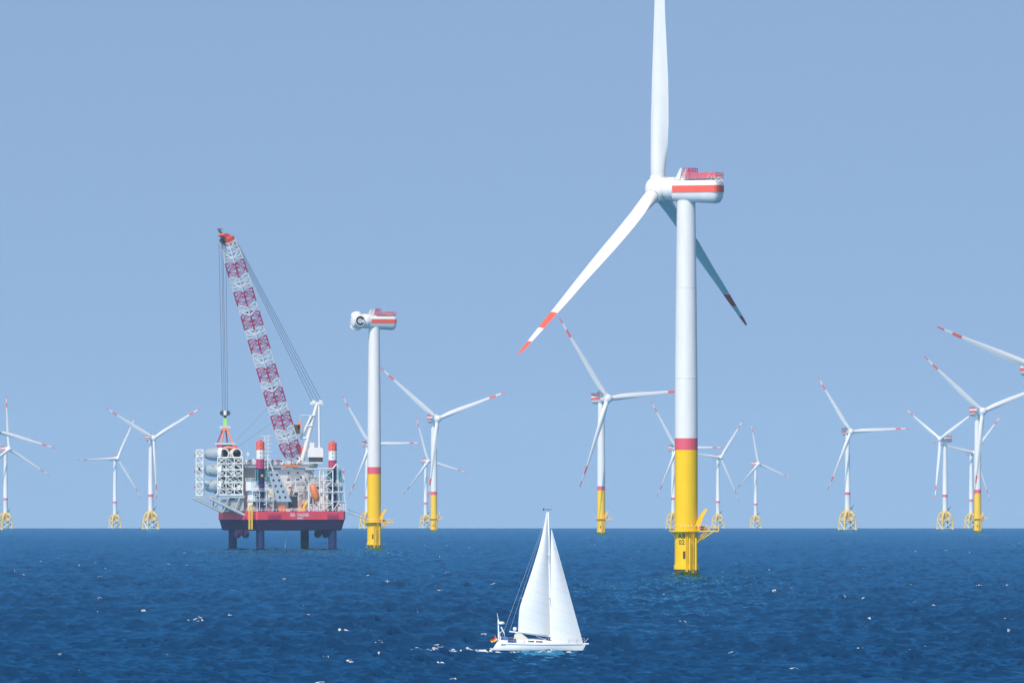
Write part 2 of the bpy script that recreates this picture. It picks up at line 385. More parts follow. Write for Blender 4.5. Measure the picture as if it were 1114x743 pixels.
# ------------------------------------------------------------------ wind turbines
def blade_mesh():
    r_ =   [3.3, 5,   8,   12,  17,  22,  28,  36,  44,  52,  58.2, 58.25, 61.5, 65.2, 65.25, 68.0, 71.2, 71.25, 74, 76, 76.8, 77]
    ch_ =  [3.6, 3.75, 4.1, 4.5, 4.65, 4.5, 4.3, 3.65, 3.0, 2.5, 2.1,  2.1,   1.9,  1.65, 1.65,  1.5,  1.25, 1.25,  1.0, .75, .45, .1]
    th_ =  [3.5, 3.5, 3.1, 2.5, 1.95,1.5, 1.1, .8,  .6,  .46, .37,  .37,   .33,  .28,  .28,   .25,  .2,   .2,    .15, .1, .06, .02]
    tw_ =  [14, 14, 13, 12, 10, 8, 6.5, 5, 3.6, 2.6, 2, 2, 1.6, 1.2, 1.2, .8, .4, .4, 0, 0, 0, 0]
    ax_ =  [.5, .5, .47,.43,.41, .39,.38,.37,.36,.30,.30,.30,.30,.30,.30,.30,.30,.30,.30,.32,.4,.5]
    n = 20; rings = []; mats = []
    for i, r in enumerate(r_):
        c, t, tw, ax = ch_[i], th_[i], math.radians(tw_[i]), ax_[i]
        rnd = max(0, min(1, (12-r)/7)); ring = []
        pre = 1.2*(r/77)**2.4 
        for k in range(n):
            a = 2*PI*k/n
            cx, cy = .5*math.cos(a), .5*math.sin(a)
            xx = .5*math.cos(a)      # +.5 = leading edge
            s_ = .5 - xx             # 0 at LE, 1 at TE
            ya = math.sin(a)*.5*(1.0*math.sqrt(max(s_,0))*(1-s_)*2.3 + .02)/.9
            y = (rnd*cy + (1-rnd)*ya)*t; x = (.5 - s_ - (.5-ax))*c
            X_ = x*math.cos(tw) - y*math.sin(tw); Y_ = x*math.sin(tw) + y*math.cos(tw)
            ring.append((X_+pre*.0, Y_+pre, r))
        rings.append(ring)
        if i < len(r_)-1: mats.append('red' if (58.22 <= r < 65.22 or r >= 71.22) else 'white')
    mb = MB(); mb.loft(rings, 'white', mats); return mb.mesh('blade', 50)
BLADE = blade_mesh()

def hub_mesh(holes=False):
    mb = MB(); X = Matrix.Rotation(PI/2, 4, 'Y')      # lathe axis Z -> +X
    if holes: mb.lathe([(2.9,-2.6),(3.15,-2.3),(3.25,-1.6),(3.1,-.6),(3.1,1.2),(2.7,2.1),(1.9,2.45),(1.8,2.5),(0,2.5)], 'white', 36, X)
    else: mb.lathe([(2.9,-2.6),(3.15,-2.3),(3.3,-1.2),(3.35,0),(3.25,1.0),(2.9,2.0),(2.2,2.75),(1.2,3.15),(0,3.25)], 'white', 36, X)
    for k in range(3):
        a = k*2*PI/3; d = Vector((0, math.sin(a), math.cos(a)))
        q = Matrix.Rotation(-a, 4, 'X')
        mb.lathe([(2.25,1.8),(2.25,3.35),(2.15,3.5)], 'white', 28, q, cap=True) if not holes else \
            mb.lathe([(2.4,1.6),(2.4,3.5),(2.1,3.5),(2.1,3.15),(1.15,3.1),(1.1,3.25),(.3,3.25)], 'white', 28, q, mats=['white','white','black','black','lgrey','lgrey'], cap=True)  # black ring paints in the dark of the open flange
    return mb.mesh('hub', 40)
HUB, HUB_OPEN = hub_mesh(), hub_mesh(True)

def nac_section(x, w2, top, bot, n=28, p=2.6):
    ring = []
    for k in range(n):
        a = 2*PI*k/n + PI/n; c, s_ = math.cos(a), math.sin(a)
        yy = w2*math.copysign(abs(c)**(2/p*.8), c); zz = math.copysign(abs(s_)**(2/p), s_)
        ring.append((x, yy, top*zz if zz > 0 else bot*-zz))
    return ring
def nacelle_parts(kind):
    """returns [(name, mesh, children)]; x forward, z up, origin on the tower axis at shaft height"""
    a = MB(); X = Matrix.Rotation(PI/2, 4, 'Y')
    gen = MB(); gen.lathe([(2.7,5.9),(3.05,5.6),(3.2,5.2),(3.2,3.4),(3.1,3.2),(3.1,2.7)], 'white', 40, X)
    secs = []
    for x, w2, t, b in ((3.0,2.9,2.5,-3.3),(-8.4,2.95,2.6,-3.9),(-9.3,2.75,2.5,-3.7),(-9.85,2.3,2.3,-3.1),(-10.1,1.6,1.9,-2.3)):
        secs.append(nac_section(x, w2, t, b))
    a.loft(secs, 'white')
    st = MB()    # red stripe, proud band following the side and rear
    L = 12
    for side in (-1, 1):
        pts = [(3.02, 2.93),(-8.6, 2.985),(-9.45, 2.8),(-9.97, 2.34),(-10.22, 1.4),(-10.26, .0)]
        o = len(st.v); k = st.mi('red')
        for x, y in pts:
            for z, yy in ((-.85, .0), (.95, .0)):
                st.v.append((x, side*(y+.05), z-.1))
        for i in range(len(pts)-1): st.f.append((o+2*i, o+2*i+1, o+2*i+3, o+2*i+2)); st.m.append(k)
    dk = MB()    # helideck with mesh rails
    dk.box(-9.6, -.2, -2.4, 2.4, 2.62, 2.74, 'lgrey')
    def rail(x0, x1, z0, z1, y0, m, nx, nz=4):
        for y in (-y0, y0):
            for i in range(nx+1):
                x = x0+(x1-x0)*i/nx; dk.box(x-.07, x+.07, y-.05, y+.05, z0, z1, m)
            for j in range(nz):
                z = z0+(z1-z0)*(j+.5)/nz; dk.box(x0, x1, y-.03, y+.03, z-.075, z+.075, m)
        for x in (x0, x1):
            for j in range(nz):
                z = z0+(z1-z0)*(j+.5)/nz; dk.box(x-.03, x+.03, -y0, y0, z-.075, z+.075, m)
    rail(-9.7, -.2, 2.75, 4.3, 2.5, 'pink', 12)
    rail(-2.6, -.2, 4.35, 5.6, 1.6, 'maroon', 4, 3)
    fins = []
    for y in (-1.7, 1.7):
        fn = MB(); fins.append(fn); fn.add([(2.6,y-.1,2.3),(1.0,y-.1,2.5),(.4,y-.1,5.4),(.9,y-.1,5.5),(2.6,y+.1,2.3),(1.0,y+.1,2.5),(.4,y+.1,5.4),(.9,y+.1,5.5)],
               [(0,1,2,3),(7,6,5,4),(0,4,5,1),(1,5,6,2),(2,6,7,3),(3,7,4,0)], 'white')
    eq = MB(); eq.box(-8.1, -6.6, -2.3, -1.4, 2.75, 3.5, 'gold' if kind == 'near' else 'white')
    ho = MB(); ho.tube((-5.2,-2.2,2.8), (-6.2,-2.2,4.5), .13, 'white')
    cls = []
    for y in (-1.9, -.9, .9, 1.9):
        cl = MB(); cls.append(cl)
        pts = [(-8.7+1.0*math.cos(t)*-1, y, 1.9+1.0*math.sin(t)) for t in [PI*.15*i for i in range(6)]]
        cl.path(pts, .28, 'white')
    return [('generator_housing', gen.mesh('generator_housing'), []), ('nacelle', a.mesh('nacelle', 40), [
        ('side_stripe', st.mesh('side_stripe', 0)), ('helideck_railing', dk.mesh('helideck_railing', 0)),
        ('hoist_arm', ho.mesh('hoist_arm')), ('deck_box', eq.mesh('deck_box'))] + [('wind_sensor_fin', q.mesh('wind_sensor_fin', 0)) for q in fins] + [('cooler_pipe', q.mesh('cooler_pipe')) for q in cls])]
NAC = nacelle_parts('near'); NAC_F = nacelle_parts('far')

def ring_rail(mb, pts, z, h, m, r=.05):
    n = len(pts)
    for i in range(n):
        a, b = Vector((*pts[i], z)), Vector((*pts[(i+1)%n], z))
        for hh in (h*.5, h): mb.tube(a+Vector((0,0,hh)), b+Vector((0,0,hh)), r, m, n=5)
        k = max(1, int((b-a).length/1.2))
        for j in range(k):
            p = a.lerp(b, j/k); mb.tube(p, p+Vector((0,0,h)), r, m, n=5)

def monopile_parts():
    P = []
    mb = MB(); mb.lathe([(3.05,-9),(3.07,-.3),(3.1,1.25),(3.28,1.3),(3.28,2.5),(3.05,2.55),(3.05,11.0),(3.05,20),(3.0,20.05),(3.05,20.1),(3.04,32.9)], 'yellow', 48,
        mats=['growth','growth','yellow','yellow','yellow','yellow','yellow','yellow','yellow','yellow'])
    dr = MB(); 
    for i in range(6):
        t0 = -PI/2 - .30 + .045*i; t1 = t0+.045
        r = 3.09
        dr.add([(r*math.cos(t0), r*math.sin(t0), 4.1),(r*math.cos(t1), r*math.sin(t1), 4.1),(r*math.cos(t1), r*math.sin(t1), 6.1),(r*math.cos(t0), r*math.sin(t0), 6.1)], [(0,1,2,3)], 'growth')
    P.append(('monopile', mb.mesh('monopile'), [('access_hatch', dr.mesh('access_hatch', 0))]))
    pf = MB(); pts = [(4.45*math.cos(math.radians(t)), 4.45*math.sin(math.radians(t))) for t in range(40, 321, 20)]
    pts = [(8.6, 2.6)] + pts + [(8.6, -2.6)]
    n = len(pts)
    pf.add([(x,y,11.25) for x,y in pts]+[(x,y,11.6) for x,y in pts], [tuple(range(n-1,-1,-1)), tuple(range(n,2*n))]+[(i,(i+1)%n,n+(i+1)%n,n+i) for i in range(n)], 'yellow')
    for s_ in (-1, 1):
        for x1, z1, x0 in ((7.0,11.2,2.6),(5.0,11.2,2.7)):
            pf.tube((x1, s_*2.6, z1), (x0, s_*1.6, z1-3.0-(0 if x1 > 6 else -.9)), .16, 'yellow')
        pf.tube((2.7, s_*1.9, 8.3), (5.7, s_*2.5, 11.2), .13, 'yellow')
    for t in (150, 200, 250, 290):
        c, s_ = math.cos(math.radians(t)), math.sin(math.radians(t))
        pf.tube((4.2*c, 4.2*s_, 11.2), (3.0*c, 3.0*s_, 9.6), .14, 'yellow')
    rl = MB(); ring_rail(rl, pts, 11.6, 1.25, 'yellow', .055)
    P.append(('platform', pf.mesh('platform'), [('railing', rl.mesh('railing'))]))
    bl = MB()
    for x in (.9, 2.5):
        bl.tube((x, -3.95, -4), (x, -3.95, 9.6), .26, 'yellow'); 
        for z in (1.5, 4.2, 7, 9.4): bl.tube((x, -3.95, z), (x*.9, -2.6, z), .14, 'yellow')
    for x in (1.45, 1.95): bl.tube((x, -3.7, -3), (x, -3.7, 12), .06, 'yellow', n=5)
    for i in range(34): bl.tube((1.45, -3.7, -1+i*.38), (1.95, -3.7, -1+i*.38), .04, 'yellow', n=4)
    bl.lathe([(.27,-3),(.33,-.5),(.33,1.0),(.27,1.1)], 'growth', 10, Matrix.Translation((.9,-3.95,0)))
    bl.lathe([(.27,-3),(.33,-.5),(.33,1.0),(.27,1.1)], 'growth', 10, Matrix.Translation((2.5,-3.95,0)))
    P.append(('boat_landing', bl.mesh('boat_landing'), []))
    jt = MB()
    for x in (-.1, .25): jt.tube((x, -3.3, -2), (x, -3.3, 11), .14, 'yellow')
    P.append(('cable_pipe', jt.mesh('cable_pipe'), []))
    cr = MB(); cr.tube((3.3,-1.2,11.6), (3.3,-1.2,13.2), .4, 'yellow')
    cr.loft([[(x+dx, -1.2+dy, z+dz) for dx,dy,dz in q] for x,z,q in (
        (2.9,12.7,[(-.5,-.4,.5),(.45,-.4,-.8),(.45,.4,-.8),(-.5,.4,.5)]),(4.3,15.8,[(-.4,-.3,.35),(.35,-.3,-.35),(.35,.3,-.35),(-.4,.3,.35)]),(5.4,17.2,[(-.15,-.15,.3),(.2,-.15,-.1),(.2,.15,-.1),(-.15,.15,.3)]))], 'yellow')
    P.append(('davit_crane', cr.mesh('davit_crane'), []))
    for i in range(8):
        bx = MB(); x = -1.4+i*.95; bx.tube((x, -4.35 if x < 2 else -3.2, 12.75), (x, -4.35 if x < 2 else -3.2, 13.05), .17, 'white')
        P.append(('deck_lamp', bx.mesh('deck_lamp'), []))
    bx = MB(); bx.box(3.9, 5.0, .2, 1.4, 11.6, 12.9, 'maroon'); P.append(('transformer_cabinet', bx.mesh('transformer_cabinet'), []))
    bx = MB(); bx.box(5.4, 6.3, -2.4, -1.6, 11.6, 12.3, 'lgrey'); P.append(('storage_box', bx.mesh('storage_box'), []))
    tw = MB(); tw.lathe([(3.05,32.9),(3.05,36.0),(3.0,52),(2.75,76),(2.45,98.9)], 'white', 48,
        mats=['pink','white','white','white'])
    for z, r in ((52,3.0),(76,2.75)): tw.lathe([(r+.005,z-.12),(r+.05,z-.1),(r+.05,z+.1),(r-.01,z+.12)], 'white', 48, cap=False)
    P.append(('tower', tw.mesh('tower'), []))
    return P
MONO = monopile_parts()

def jacket_parts():
    P = []; mb = MB(); br = MB(); rot = math.radians(24)
    def q(a, r, z): return Vector((r*.79*math.cos(a), r*.79*math.sin(a), z))
    A_ = [rot + PI/4 + k*PI/2 for k in range(4)]
    for k, a in enumerate(A_):
        mb.path([q(a, 12.2, -6), q(a, 10.6, 9.5)], [.95, .85], 'jyellow')
        mb.path([q(a, 10.6, 9.3), q(a, 9.6, 13.2), q(a, 7.0, 16.4), q(a, 2.5, 18.6)], [.9, 1.1, 1.3, 1.5], 'jyellow', 10)
        a2 = A_[(k+1)%4]; lx = math.cos(a)+math.cos(a2)
        br.tube(q(a, 11.5, .2), q(a2, 10.7, 9.2), .42, 'cream'); br.tube(q(a2, 11.5, .2), q(a, 10.7, 9.2), .42, 'cream')
        mb.tube(q(a, 10.6, 9.6), q(a2, 10.6, 9.6), .4, 'jyellow'); br.tube(q(a, 11.4, 1.2), q(a2, 11.4, 1.2), .3, 'cream')
        br.tube(q(a, 9.9, 12.2), q(a2, 3.0, 16.5), .3, 'jyellow'); br.tube(q(a, 10.4, 10), q(a, 3.2, 12.5), .45, 'jyellow')
    mb.lathe([(1.8,10.2),(3.2,12.2),(3.2,16.5),(3.3,19.6),(2.9,20.6)], 'jyellow', 28)
    mb.box(2.0, 7.4, -4.2, .5, 10.4, 13.4, 'jyellow'); mb.box(4.8, 6.9, -4.8, -4.2, 9.8, 14.4, 'grey'); mb.tube(q(A_[3], 11.6, 1), q(A_[3], 10.9, 12), .28, 'lgrey')
    P.append(('jacket_foundation', mb.mesh('jacket_foundation'), [('cross_brace', br.mesh('cross_brace'))]))
    pf = MB(); pf.lathe([(8.0,10.0),(8.0,10.5)], 'jyellow', 4, Matrix.Rotation(rot+PI/4, 4, 'Z')); rl = MB()
    ring_rail(rl, [tuple(q(A_[k], 9.4, 0))[:2] for k in range(4)], 10.5, 1.2, 'cream', .09)
    P.append(('platform', pf.mesh('platform', 0), [('railing', rl.mesh('railing'))]))
    cr = MB(); cr.path([(3.6,-1.5,20.2),(4.1,-1.5,22.4),(6.1,-1.5,25.0)], .3, 'dark'); cr.box(3.0,4.6,-2.2,-.8,21.0,22.4,'dark')
    P.append(('service_crane', cr.mesh('service_crane'), []))
    tw = MB(); tw.lathe([(2.75,20.5),(2.75,34.8),(2.78,34.9),(2.78,37.6),(2.75,37.7),(2.55,60),(2.0,94.4)], 'white', 36, mats=['white','white','pink','white','white','white'])
    P.append(('tower', tw.mesh('tower'), []))
    return P
JACK = jacket_parts()

def place(parts, root, mtx=None):
    for nm, me, ch in parts:
        o = bpy.data.objects.new(nm, me); C.objects.link(o); o.parent = root
        if mtx is not None: o.matrix_local = mtx
        for n2, m2 in ch:
            c = bpy.data.objects.new(n2, m2); C.objects.link(c); c.parent = o

def turbine(px, s, kind, th, phi, sc, label, pitch=78, rotor=True, near=False, group=None):
    D = FPX/s; root = empty('wind_turbine', world_at(px, D))
    tag(root, label, 'wind turbine', group)
    place([p for p in (MONO if kind == 'S' else JACK) if near or p[0] != 'deck_lamp'], root)
    H = (102 if rotor else 101) if kind == 'S' else 97; k = 1.0 if kind == 'S' else 67.5/77
    th, phi, ta = math.radians(th), math.radians(phi), math.radians(5)
    Rz = Matrix.Rotation(th, 4, 'Z')
    place(NAC if near else NAC_F, root, Matrix.Translation((0,0,H)) @ Rz @ Matrix.Scale(k, 4))
    F = Vector((math.cos(th)*math.cos(ta), math.sin(th)*math.cos(ta), math.sin(ta)))
    U = Vector((-math.cos(th)*math.sin(ta), -math.sin(th)*math.sin(ta), math.cos(ta))); Sd = F.cross(U)
    hc = Vector((0,0,H)) + Vector((math.cos(th), math.sin(th), 0))*8.3*k
    def frame(x, z, org, scl):
        x = x.normalized(); z = z.normalized(); y = z.cross(x).normalized(); x = y.cross(z)
        m = Matrix((x, y, z)).transposed().to_4x4() @ Matrix.Scale(scl, 4); m.translation = org; return m
    Uh = math.cos(phi)*U + math.sin(phi)*Sd
    h = bpy.data.objects.new('hub', HUB if rotor else HUB_OPEN); C.objects.link(h); h.parent = root
    h.matrix_local = frame(F, Uh, hc, k)
    if not rotor: return root
    co = math.radians(3.3 if near else 2)
    for j in range(3):
        q = phi + j*2*PI/3
        d = math.cos(co)*(math.cos(q)*U + math.sin(q)*Sd) + math.sin(co)*F
        b = bpy.data.objects.new('blade', BLADE); C.objects.link(b); b.parent = root
        b.matrix_local = frame(F, d, hc, k*sc) @ Matrix.Rotation(math.radians(pitch), 4, 'Z')
    return root

GM, GJ = 'offshore turbines on yellow monopiles', 'far offshore turbines on yellow jacket foundations'
turbine(746.5, 4.105, 'S', 154, 117, 1.05, 'largest and nearest wind turbine, white tower on a thick yellow monopile lettered AB', pitch=0, near=True, group=GM)
turbine(407, 2.44, 'S', 205, -90, 1, 'bladeless turbine beside the jackup vessel, open round hub on a yellow and white tower', rotor=False, near=True, group=GM)
turbine(654, 1.440, 'S', 306, 35, .97, 'turbine on a slim yellow monopile between the sailboat mast and the nearest tower', group=GM)
turbine(472, 1.195, 'S', 294, 50, .95, 'turbine on a yellow monopile, first one right of the bladeless tower', group=GM)
turbine(1063.5, 1.284, 'S', 298, 50, .95, 'turbine on a yellow monopile near the right edge, blade hanging before its tower', group=GM)
turbine(1122.8, 1.805, 'S', 300, 71, 1, 'turbine cut off by the right edge, only one long blade in view', group=GM)
turbine(463, .752, 'A', 304, 16, 1, 'small far turbine on a jacket behind the monopile turbine with the hanging blade', group=GJ)
turbine(399.5, .945, 'A', 300, 32, 1, 'far turbine whose tower hides behind the bladeless tower, blades showing either side', group=GJ)
turbine(164, 1.023, 'A', 298, 60, .97, 'turbine on a jacket left of the jackup vessel, blades spread in a wide Y', group=GJ)
turbine(125, .783, 'A', 302, 92, .97, 'small far turbine left of the Y shaped one, one blade level to the left', group=GJ)
turbine(6, .890, 'A', 308, 1, 1, 'turbine on a jacket at the left edge with one blade straight up', group=GJ)
turbine(-6.6, 1.103, 'A', 304, 16, 1, 'turbine cut off by the left edge, only one slanting blade reaching in above the other', group=GJ)
turbine(822, .721, 'A', 306, 10, .95, 'smallest turbine, on a jacket standing alone right of the nearest tower', group=GJ)
turbine(781, .794, 'A', 302, 83, .97, 'far turbine on a jacket just right of the nearest tower, one blade pointing up right', group=GJ)
turbine(732.5, .901, 'A', 302, 31, 1, 'far turbine almost hidden behind the nearest yellow monopile, a blade showing on either side', group=GJ)
turbine(922, 1.103, 'A', 296, 33, .97, 'turbine on a jacket in the open gap, one blade level to the right', group=GJ)
turbine(1028, 1.012, 'A', 222, 59, .97, 'turbine on a jacket near the right edge whose nacelle points right', group=GJ)
turbine(1056.5, .847, 'A', 302, 78, .97, 'far turbine on a jacket half hidden behind the right edge monopile turbine', group=GJ)
main_turbine = [o for o in C.objects if o.name == 'wind_turbine'][0]
def wrap(cx, cz):
    def f(co):
        t = -PI/2 + (cx+co.x)/3.05; r = 3.10
        return Vector((r*math.cos(t), r*math.sin(t), cz+co.y))
    return f
for txt, z in (('AB', 9.5), ('02', 7.9)):
    mp_ = [c for c in main_turbine.children if c.name.startswith('monopile')][0]
    link_mesh('lettering', text_mesh(txt, 1.75, wrap(-1.3, z), 'letter'), mp_)

# ------------------------------------------------------------------ jackup installation vessel
XV, DV = (308-557)/2.5, FPX/2.5
vessel = empty('jackup_vessel', (XV, DV, sea_z(DV)))
tag(vessel, 'red hulled jackup installation vessel standing on four dark legs with a lattice crane', 'jackup vessel')
ALF = math.radians(31.3); UU = Vector((math.cos(ALF), math.sin(ALF), 0)); VV = Vector((-math.sin(ALF), math.cos(ALF), 0))
CC = Vector((-12.4, -20, 0))
HM = Matrix.Translation(CC) @ Matrix.Rotation(ALF, 4, 'Z')        # hull frame: a along, b across, z up
LL, WW = 47.3, 32.5
def hz(py): return (597.2-py)/2.5
def ha(px, b=0): return ((px-277)/2.5 + b*math.sin(ALF))/math.cos(ALF)
def pl(px, py, b):      # vessel-local point seen at pixel (px, py) at hull depth b
    return HM @ Vector((ha(px, b), b, hz(py)))
def rail_h(mb, a0, b0, a1, b1, z, h=1.1, m='hullwhite', r=.07):
    p, q_ = HM @ Vector((a0,b0,z)), HM @ Vector((a1,b1,z)); n = max(1, int((q_-p).length/1.8))
    for i in range(n+1):
        c = p.lerp(q_, i/n); mb.tube(c, c+Vector((0,0,h)), r, m, n=4)
    for hh in (h*.5, h): mb.tube(p+Vector((0,0,hh)), q_+Vector((0,0,hh)), r, m, n=4)

ZD, ZB, ZK = hz(556.5), hz(565.5), hz(577.2)
hl = MB()
def hring(z, ins, ch=2.0):
    x0, x1, y0, y1 = ins, LL-ins, ins*.8, WW-ins*.8
    return [HM @ Vector(p+(z,)) for p in ((x0+ch,y0),(x1-ch,y0),(x1,y0+ch),(x1,y1-ch),(x1-ch,y1),(x0+ch,y1),(x0,y1-ch),(x0,y0+ch))]
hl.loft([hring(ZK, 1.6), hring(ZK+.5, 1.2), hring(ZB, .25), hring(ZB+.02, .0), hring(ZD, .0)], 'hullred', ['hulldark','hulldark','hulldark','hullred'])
hull = hl.build('hull', vessel, 0)
for a0, a1 in ((ha(292), ha(306)), (ha(356), ha(368))):       # fender recesses
    fd = MB(); fd.box(a0, a1, -.25, -.02, ZD-3.0, ZD-1.0, 'maroon', HM); fd.box(a0+1, a1-1, -.4, -.25, ZD-1.9, ZD-1.5, 'hullred', HM); fd.build('fender', hull, 0)
def hull_text(a, z, sx=1.0):
    return lambda co: HM @ Vector((a+co.x*sx, -.05, z+co.y))
link_mesh('lettering', text_mesh('SEA', 1.9, hull_text(ha(318.9), ZD-2.1, .80), 'wletter'), hull)
link_mesh('lettering', text_mesh('CHALLENGER', 1.9, hull_text(ha(330), ZD-2.1, .50), 'wletter'), hull)
link_mesh('lettering', text_mesh('ESBJERG', .8, hull_text(ha(327), ZD-3.2), 'wletter'), hull)
for a, px in ((ha(264, 6), 0), (ha(350, 6), 0)):               # thruster pods
    th = MB()
    for da in (-2.0, 2.0):
        c = Vector((a+da, 6, ZK-1.5)); Xm = HM @ Matrix.Translation(c) @ Matrix.Rotation(PI/2, 4, 'Y')
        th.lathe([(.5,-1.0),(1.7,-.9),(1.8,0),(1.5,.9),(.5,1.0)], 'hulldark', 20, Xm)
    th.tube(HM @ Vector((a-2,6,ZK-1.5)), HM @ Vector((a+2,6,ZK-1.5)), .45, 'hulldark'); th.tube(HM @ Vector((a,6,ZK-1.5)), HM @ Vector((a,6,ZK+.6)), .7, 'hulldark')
    th.build('thruster', hull)
# legs
for a, b, top, vis in ((5.1,3,hz(481),1),(41.4,3,hz(482),1),(5.1,27,hz(500),0),(41.4,27,hz(514),0)):
    X = HM @ Matrix.Translation((a, b, 0)); lg = MB()
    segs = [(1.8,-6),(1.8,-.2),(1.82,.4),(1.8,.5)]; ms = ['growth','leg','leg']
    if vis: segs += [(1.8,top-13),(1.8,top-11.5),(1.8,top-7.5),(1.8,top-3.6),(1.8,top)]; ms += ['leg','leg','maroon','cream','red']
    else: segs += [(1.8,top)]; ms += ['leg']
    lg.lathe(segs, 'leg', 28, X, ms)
    for i in range(26 if vis else 12):
        z = 2+i*1.8
        if z > top-.6: break
        for t in (-PI/2-.5, -PI/2+.75):
            t += 0; lg.box(-.18, .18, -.12, .12, z-.25, z+.25, 'dark', X @ Matrix.Rotation(t+PI/2, 4, 'Z') @ Matrix.Translation((0,-1.83,0)))
    if vis: lg.tube(X @ Vector((0,0,top)), X @ Vector((0,0,top+.8)), .9, 'red')
    lg.build('leg', vessel)
# superstructure blocks: (px0, px1, b, depth, py_top, py_bottom, material)
def block(name, px0, px1, b, dep, py0, py1, m='hullwhite', windows=0, parent=vessel, rail=True, wy=.62, wh=.9):
    a0, a1 = ha(px0, b), ha(px1, b); z0, z1 = hz(py1), hz(py0)
    mb = MB(); mb.box(a0, a1, b, b+dep, z0, z1, m, HM)
    if rail: mb.box(a0-.25, a1+.25, b-.25, b+dep+.25, z1, z1+.18, m, HM)
    o = mb.build(name, parent, 0)
    if rail:
        rl = MB(); rail_h(rl, a0, b-.1, a1, b-.1, z1+.15); rail_h(rl, a0-.1, b, a0-.1, b+dep, z1+.15); rl.build('railing', o, 0)
    if windows:
        levels = max(1, int((z1-z0)/2.9))
        for lv in range(levels):
            zz = z1-1.9-lv*2.9
            for i in range(windows):
                if random.random() < .5: continue
                aa = a0+(a1-a0)*(i+.5)/windows; wd_ = random.choice((.5,.8,1.6,2.2))*min(.9, (a1-a0)/windows*.5)
                g = MB(); g.box(aa-wd_/2, aa+wd_/2, b-.05, b-.01, zz, zz+wh, 'glass', HM); g.build('window', o, 0)
    return o
block('jack_house', 274, 296, 2.0, 4.5, 523.5, 534, windows=3)
block('jack_house', 276, 292, 2.6, 4.5, 535, 545, windows=3)
block('jack_house', 276, 287, 2.2, 4.5, 546, 556.4, 'cream', windows=2)
block('jack_house', 356, 374, 2.0, 4.5, 521, 528, windows=2)
block('jack_house', 360, 373.5, 3.0, 4.5, 529, 536, windows=3)
block('jack_house', 360, 372, 4.0, 4.5, 537, 545, windows=2)
block('jack_house', 363, 374, 2.5, 4.5, 546.5, 556.4, windows=3)
block('deckhouse', 262, 305, 20, 8, 507, 556.4, 'cream', windows=0)
block('deckhouse', 296, 331, 15, 7, 511, 556.4, windows=7)
block('machinery_house', 318, 337, 9, 5, 527, 556.4, 'cream', windows=2)
block('bridge_deck', 262, 335, 13.5, 10, 506, 509, 'lgrey')
block('stair_tower', 342, 354, 12, 5, 520, 556.4, 'lgrey', windows=2)
block('deckhouse', 350, 371, 10, 8, 530, 556.4, windows=6)
block('deck_container', 287, 299, .9+6, 2.5, 541, 556.4, 'white', rail=False)
block('deck_container', 302, 314, 4, 2.5, 544, 552, 'cream', rail=False)
block('deck_container', 316, 324, 3, 2.5, 540, 553, 'dark', rail=False)
block('deck_container', 305, 311, 1.2, 2.4, 550, 556.4, 'orange', rail=False)
block('deck_container', 341, 348, 2, 2.4, 550.5, 556.4, 'lgrey', rail=False)
# jacking frames (green-blue) beside the visible legs
for a in (5.1, 41.4):
    for da in (-2.9, 2.7):
        f = MB()
        for x in (-.5, .5):
            f.box(a+da+x-.18, a+da+x+.18, .9, 1.4, hz(523.5), hz(512), 'teal', HM)
        f.box(a+da-.7, a+da+.7, .9, 1.5, hz(512), hz(511.2), 'teal', HM); f.box(a+da-.45, a+da+.45, 1.45, 1.8, hz(523.5), hz(513), 'dark', HM); f.build('jacking_frame', vessel, 0)
# diagonal perforated gangway rest (grey plate with holes)
g = MB(); p0, p1 = pl(297, 513, 1.0), pl(309, 546, 1.0); du = UU
g.add([p0-du*2.6+VV*0, p0+du*2.6, p1+du*4.2, p1-du*3.2] + [q+VV*1.0 for q in (p0-du*2.6, p0+du*2.6, p1+du*4.2, p1-du*3.2)], [(0,1,2,3),(7,6,5,4),(0,4,5,1),(1,5,6,2),(2,6,7,3),(3,7,4,0)], 'lgrey')
plate = g.build('boom_rest', vessel, 0)
for i in range(5):
    for j in (-1, 1):
        c = p0.lerp(p1, (i+.6)/5.4) + du*(j*1.4+.3) - VV*.03
        h_ = MB(); h_.lathe([(.55,0),(.55,.06)], 'navy', 14, Matrix.Translation(c) @ Matrix.Rotation(ALF, 4, 'Z') @ Matrix.Rotation(PI/2, 4, 'X')); h_.build('opening', plate, 0)
st = MB(); st.tube(pl(292, 496, 1.5), pl(298, 513, 1.5), .35, 'white'); st.tube(pl(292,496,1.5), pl(292,512,1.5), .2, 'white'); st.build('strut', vessel)
# radio mast with crossbars
an = MB(); bp_ = pl(290, 510, 12)
for dx in (-.8, .8):
    an.tube(bp_+Vector((dx,0,0)), bp_+Vector((dx,0,14.5)), .13, 'white', n=6)
for i in range(7): an.tube(bp_+Vector((-2.0 if i%2 else -2.6,0,4+i*1.7)), bp_+Vector((2.0 if i%2 else 2.6,0,4+i*1.7)), .1, 'white', n=5)
for i in range(9): an.tube(bp_+Vector((-.8,0,i*1.6)), bp_+Vector((.8,0,i*1.6+1.4)), .08, 'white', n=4)
an.build('radio_mast', vessel)
for px, py, h in ((301,508,4),(306,507,3),(270,503,5),(263,500,4),(276,506,3),(283,505,3.5),(373,520,4),(366,512,3)):
    a_ = MB(); p = pl(px, py, 14); a_.tube(p, p+Vector((0,0,h)), .12, 'white', n=6); a_.box(p.x-.5, p.x+.5, p.y-.4, p.y+.4, p.z+h*.55, p.z+h*.8, random.choice(['white','pink','dark']) ); a_.build('antenna', vessel, 0)
